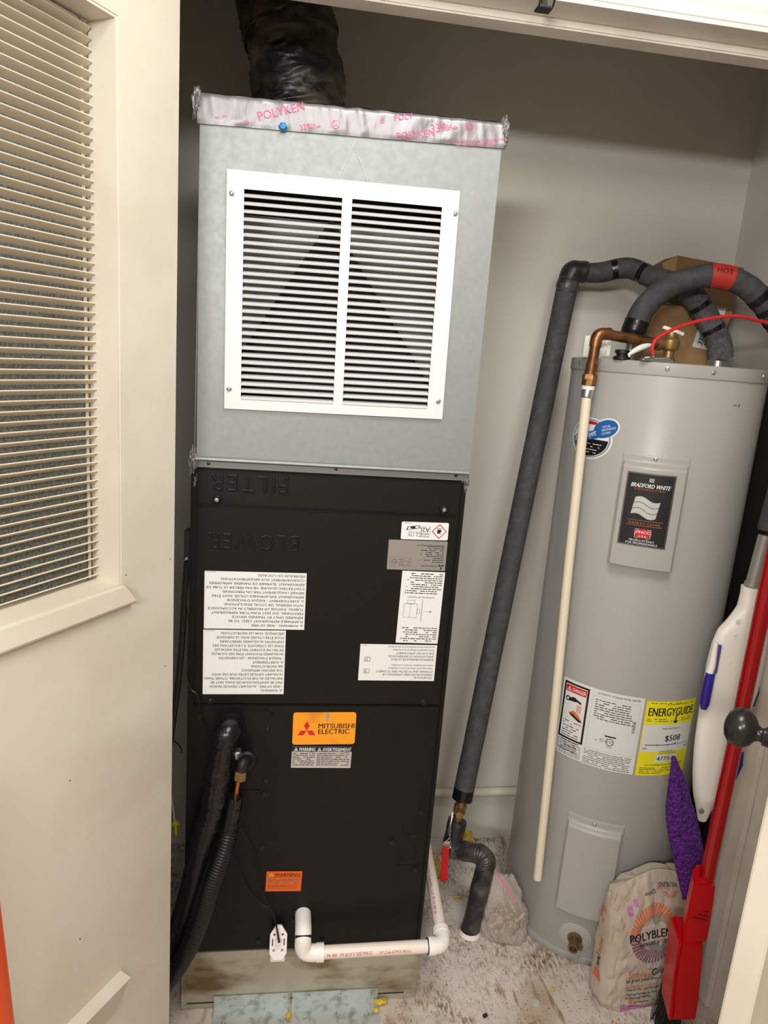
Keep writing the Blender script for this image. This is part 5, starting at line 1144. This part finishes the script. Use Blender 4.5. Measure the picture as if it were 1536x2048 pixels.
for k in range(42):
    c=zcen+ze*random.uniform(-.034,.042)+zn*random.uniform(-.016,.014)+Vector((0,0,random.uniform(.010,.085)*(1-random.random()*.3)))
    L_=random.uniform(.008,.020); d_=Vector((random.uniform(-1,1),random.uniform(-1,1),random.uniform(-.6,.6))).normalized()*L_
    if k%3: b.tube([c-d_,c+d_],random.uniform(.003,.0055),8)
    else: b.lathe([(.004,0),(.010,0),(.010,.005),(.004,.005)],c,d_,12)
o=b.build('fittings',M_hard,zb,True); o['kind']='stuff'

# ================================================================ BITS ON THE FLOOR
def lump(name,px,py,z,rx,ry,rz,m,label,cat,group,sd,par=None):
    c=atz(px,py,z); bm=bmesh.new(); bmesh.ops.create_icosphere(bm,subdivisions=3,radius=1)
    for v in bm.verts:
        n_=v.co.copy(); d=1+.45*noise.noise(n_*1.6+Vector((sd,sd*2,0)))+.2*noise.noise(n_*4+Vector((0,sd,0))); v.co=Vector((c.x+n_.x*rx*d,c.y+n_.y*ry*d,z+max(-.98*rz,n_.z*rz*d)+rz))
    o=MB().bm(bm).build(name,m,None,True); return tag(o,label,cat,group)
GF='yellow foam crumbs on the floor'
lump('foam_chunk',762,2008,0,.016,.008,.006,M_foamy,'larger yellow foam scrap on the floor at the right end of the zinc brackets','foam',GF,1)
lump('foam_chunk',752,2024,0,.007,.006,.005,M_foamy,'small yellow foam scrap just below the larger one by the zinc bracket','foam',GF,2)
lump('foam_chunk',577,2034,.0026,.005,.012,.004,M_foamy,'yellow foam crumb lying across the two zinc brackets','foam',GF,3)
lump('foam_chunk',1106,1980,0,.006,.004,.002,M_foamy,'tiny yellow crumb on the floor left of the grout bag','foam',GF,4)
lump('foam_chunk',868,1742,0,.014,.045,.020,M_foamy,'ragged yellow foam strip on the floor behind the red lever handle','foam',GF,5)
lump('foam_chunk',934,1686,0,.018,.012,.022,M_foamy,'yellow foam lump at the back wall behind the taped pipe','foam',GF,6)
lump('foam_chunk',915,1795,0,.012,.005,.003,M_foamy,'thin yellow crumb on the floor between the drain pipe and the taped pipe','foam',GF,7)
c=atz(1072,2006,0); o=MB().lathe([(0,0),(.009,0),(.0085,.0028),(.006,.003),(0,.003)],(c.x,c.y,0),(0,0,1),20).build('bottle_cap',mat('grey_green_cap',(176,186,172),.5),None,True); tag(o,'small pale round cap lying on the dirty floor','cap')
lump('dark_chip',970,2034,0,.006,.004,.004,M_rubber,'small black chip on the floor near the front edge','chip',None,8)
random.seed(31); b=MB()
for k in range(700):
    px,py=random.uniform(850,1200),random.uniform(1700,2046)
    if k%3==0: px,py=random.uniform(360,1180),random.uniform(1960,2047)
    c=atz(px,py,0)
    if (c.x<X1+.01 and c.y>FY-.075) or c.x<-.16: continue
    if (c-Vector((TC[0],TC[1],0))).length<TR+.02 : continue
    s_=random.uniform(.0004,.0013); a=random.uniform(0,2*pi); h=random.uniform(.0002,.0006)
    u=Vector((math.cos(a),math.sin(a),0))*s_*random.uniform(1,3); v=Vector((-math.sin(a),math.cos(a),0))*s_
    b.add([c-u-v+Vector((0,0,.0002)),c+u-v+Vector((0,0,.0003)),c+u*.6+v+Vector((0,0,.0004)),c-u*.7+v*.7+Vector((0,0,h)),c+Vector((0,0,h*1.5))],[(0,1,4),(1,2,4),(2,3,4),(3,0,4)])
o=b.build('floor_debris',M_debris); o['kind']='stuff'; tag(o,'fine brown and pale debris scattered over the painted floor','debris')
# orange object cut by the lower left corner
e0,e1=aty(0,1925,.60),aty(14,2046,.60); sl=(e1.x-e0.x)/(e0.z-e1.z)            # slope of the visible edge
zc0_=e1.z; r1_=.060; cx_=e1.x-r1_*.98; zt_=e0.z+.16
oz=thing('orange_cone',(cx_,.60,0),'bright orange tapered plastic cone cut off by the lower left corner','cone')
sl=max(sl,.03)
def rc(z): return r1_+(zc0_-z)*sl
b=MB(); b.lathe([(0,.022),(rc(.022),.022),(rc(zt_),zt_),(rc(zt_)*.8,zt_+.006),(0,zt_+.006)],(cx_,.60,0),(0,0,1),40); b.build('cone_body',M_cone,oz,True)
rb_=rc(.02)+.03; b=MB(); b.box(cx_-rb_,cx_+rb_,.60-rb_,.60+rb_,.0005,.022,.006); b.build('cone_base',M_cone,oz,True)
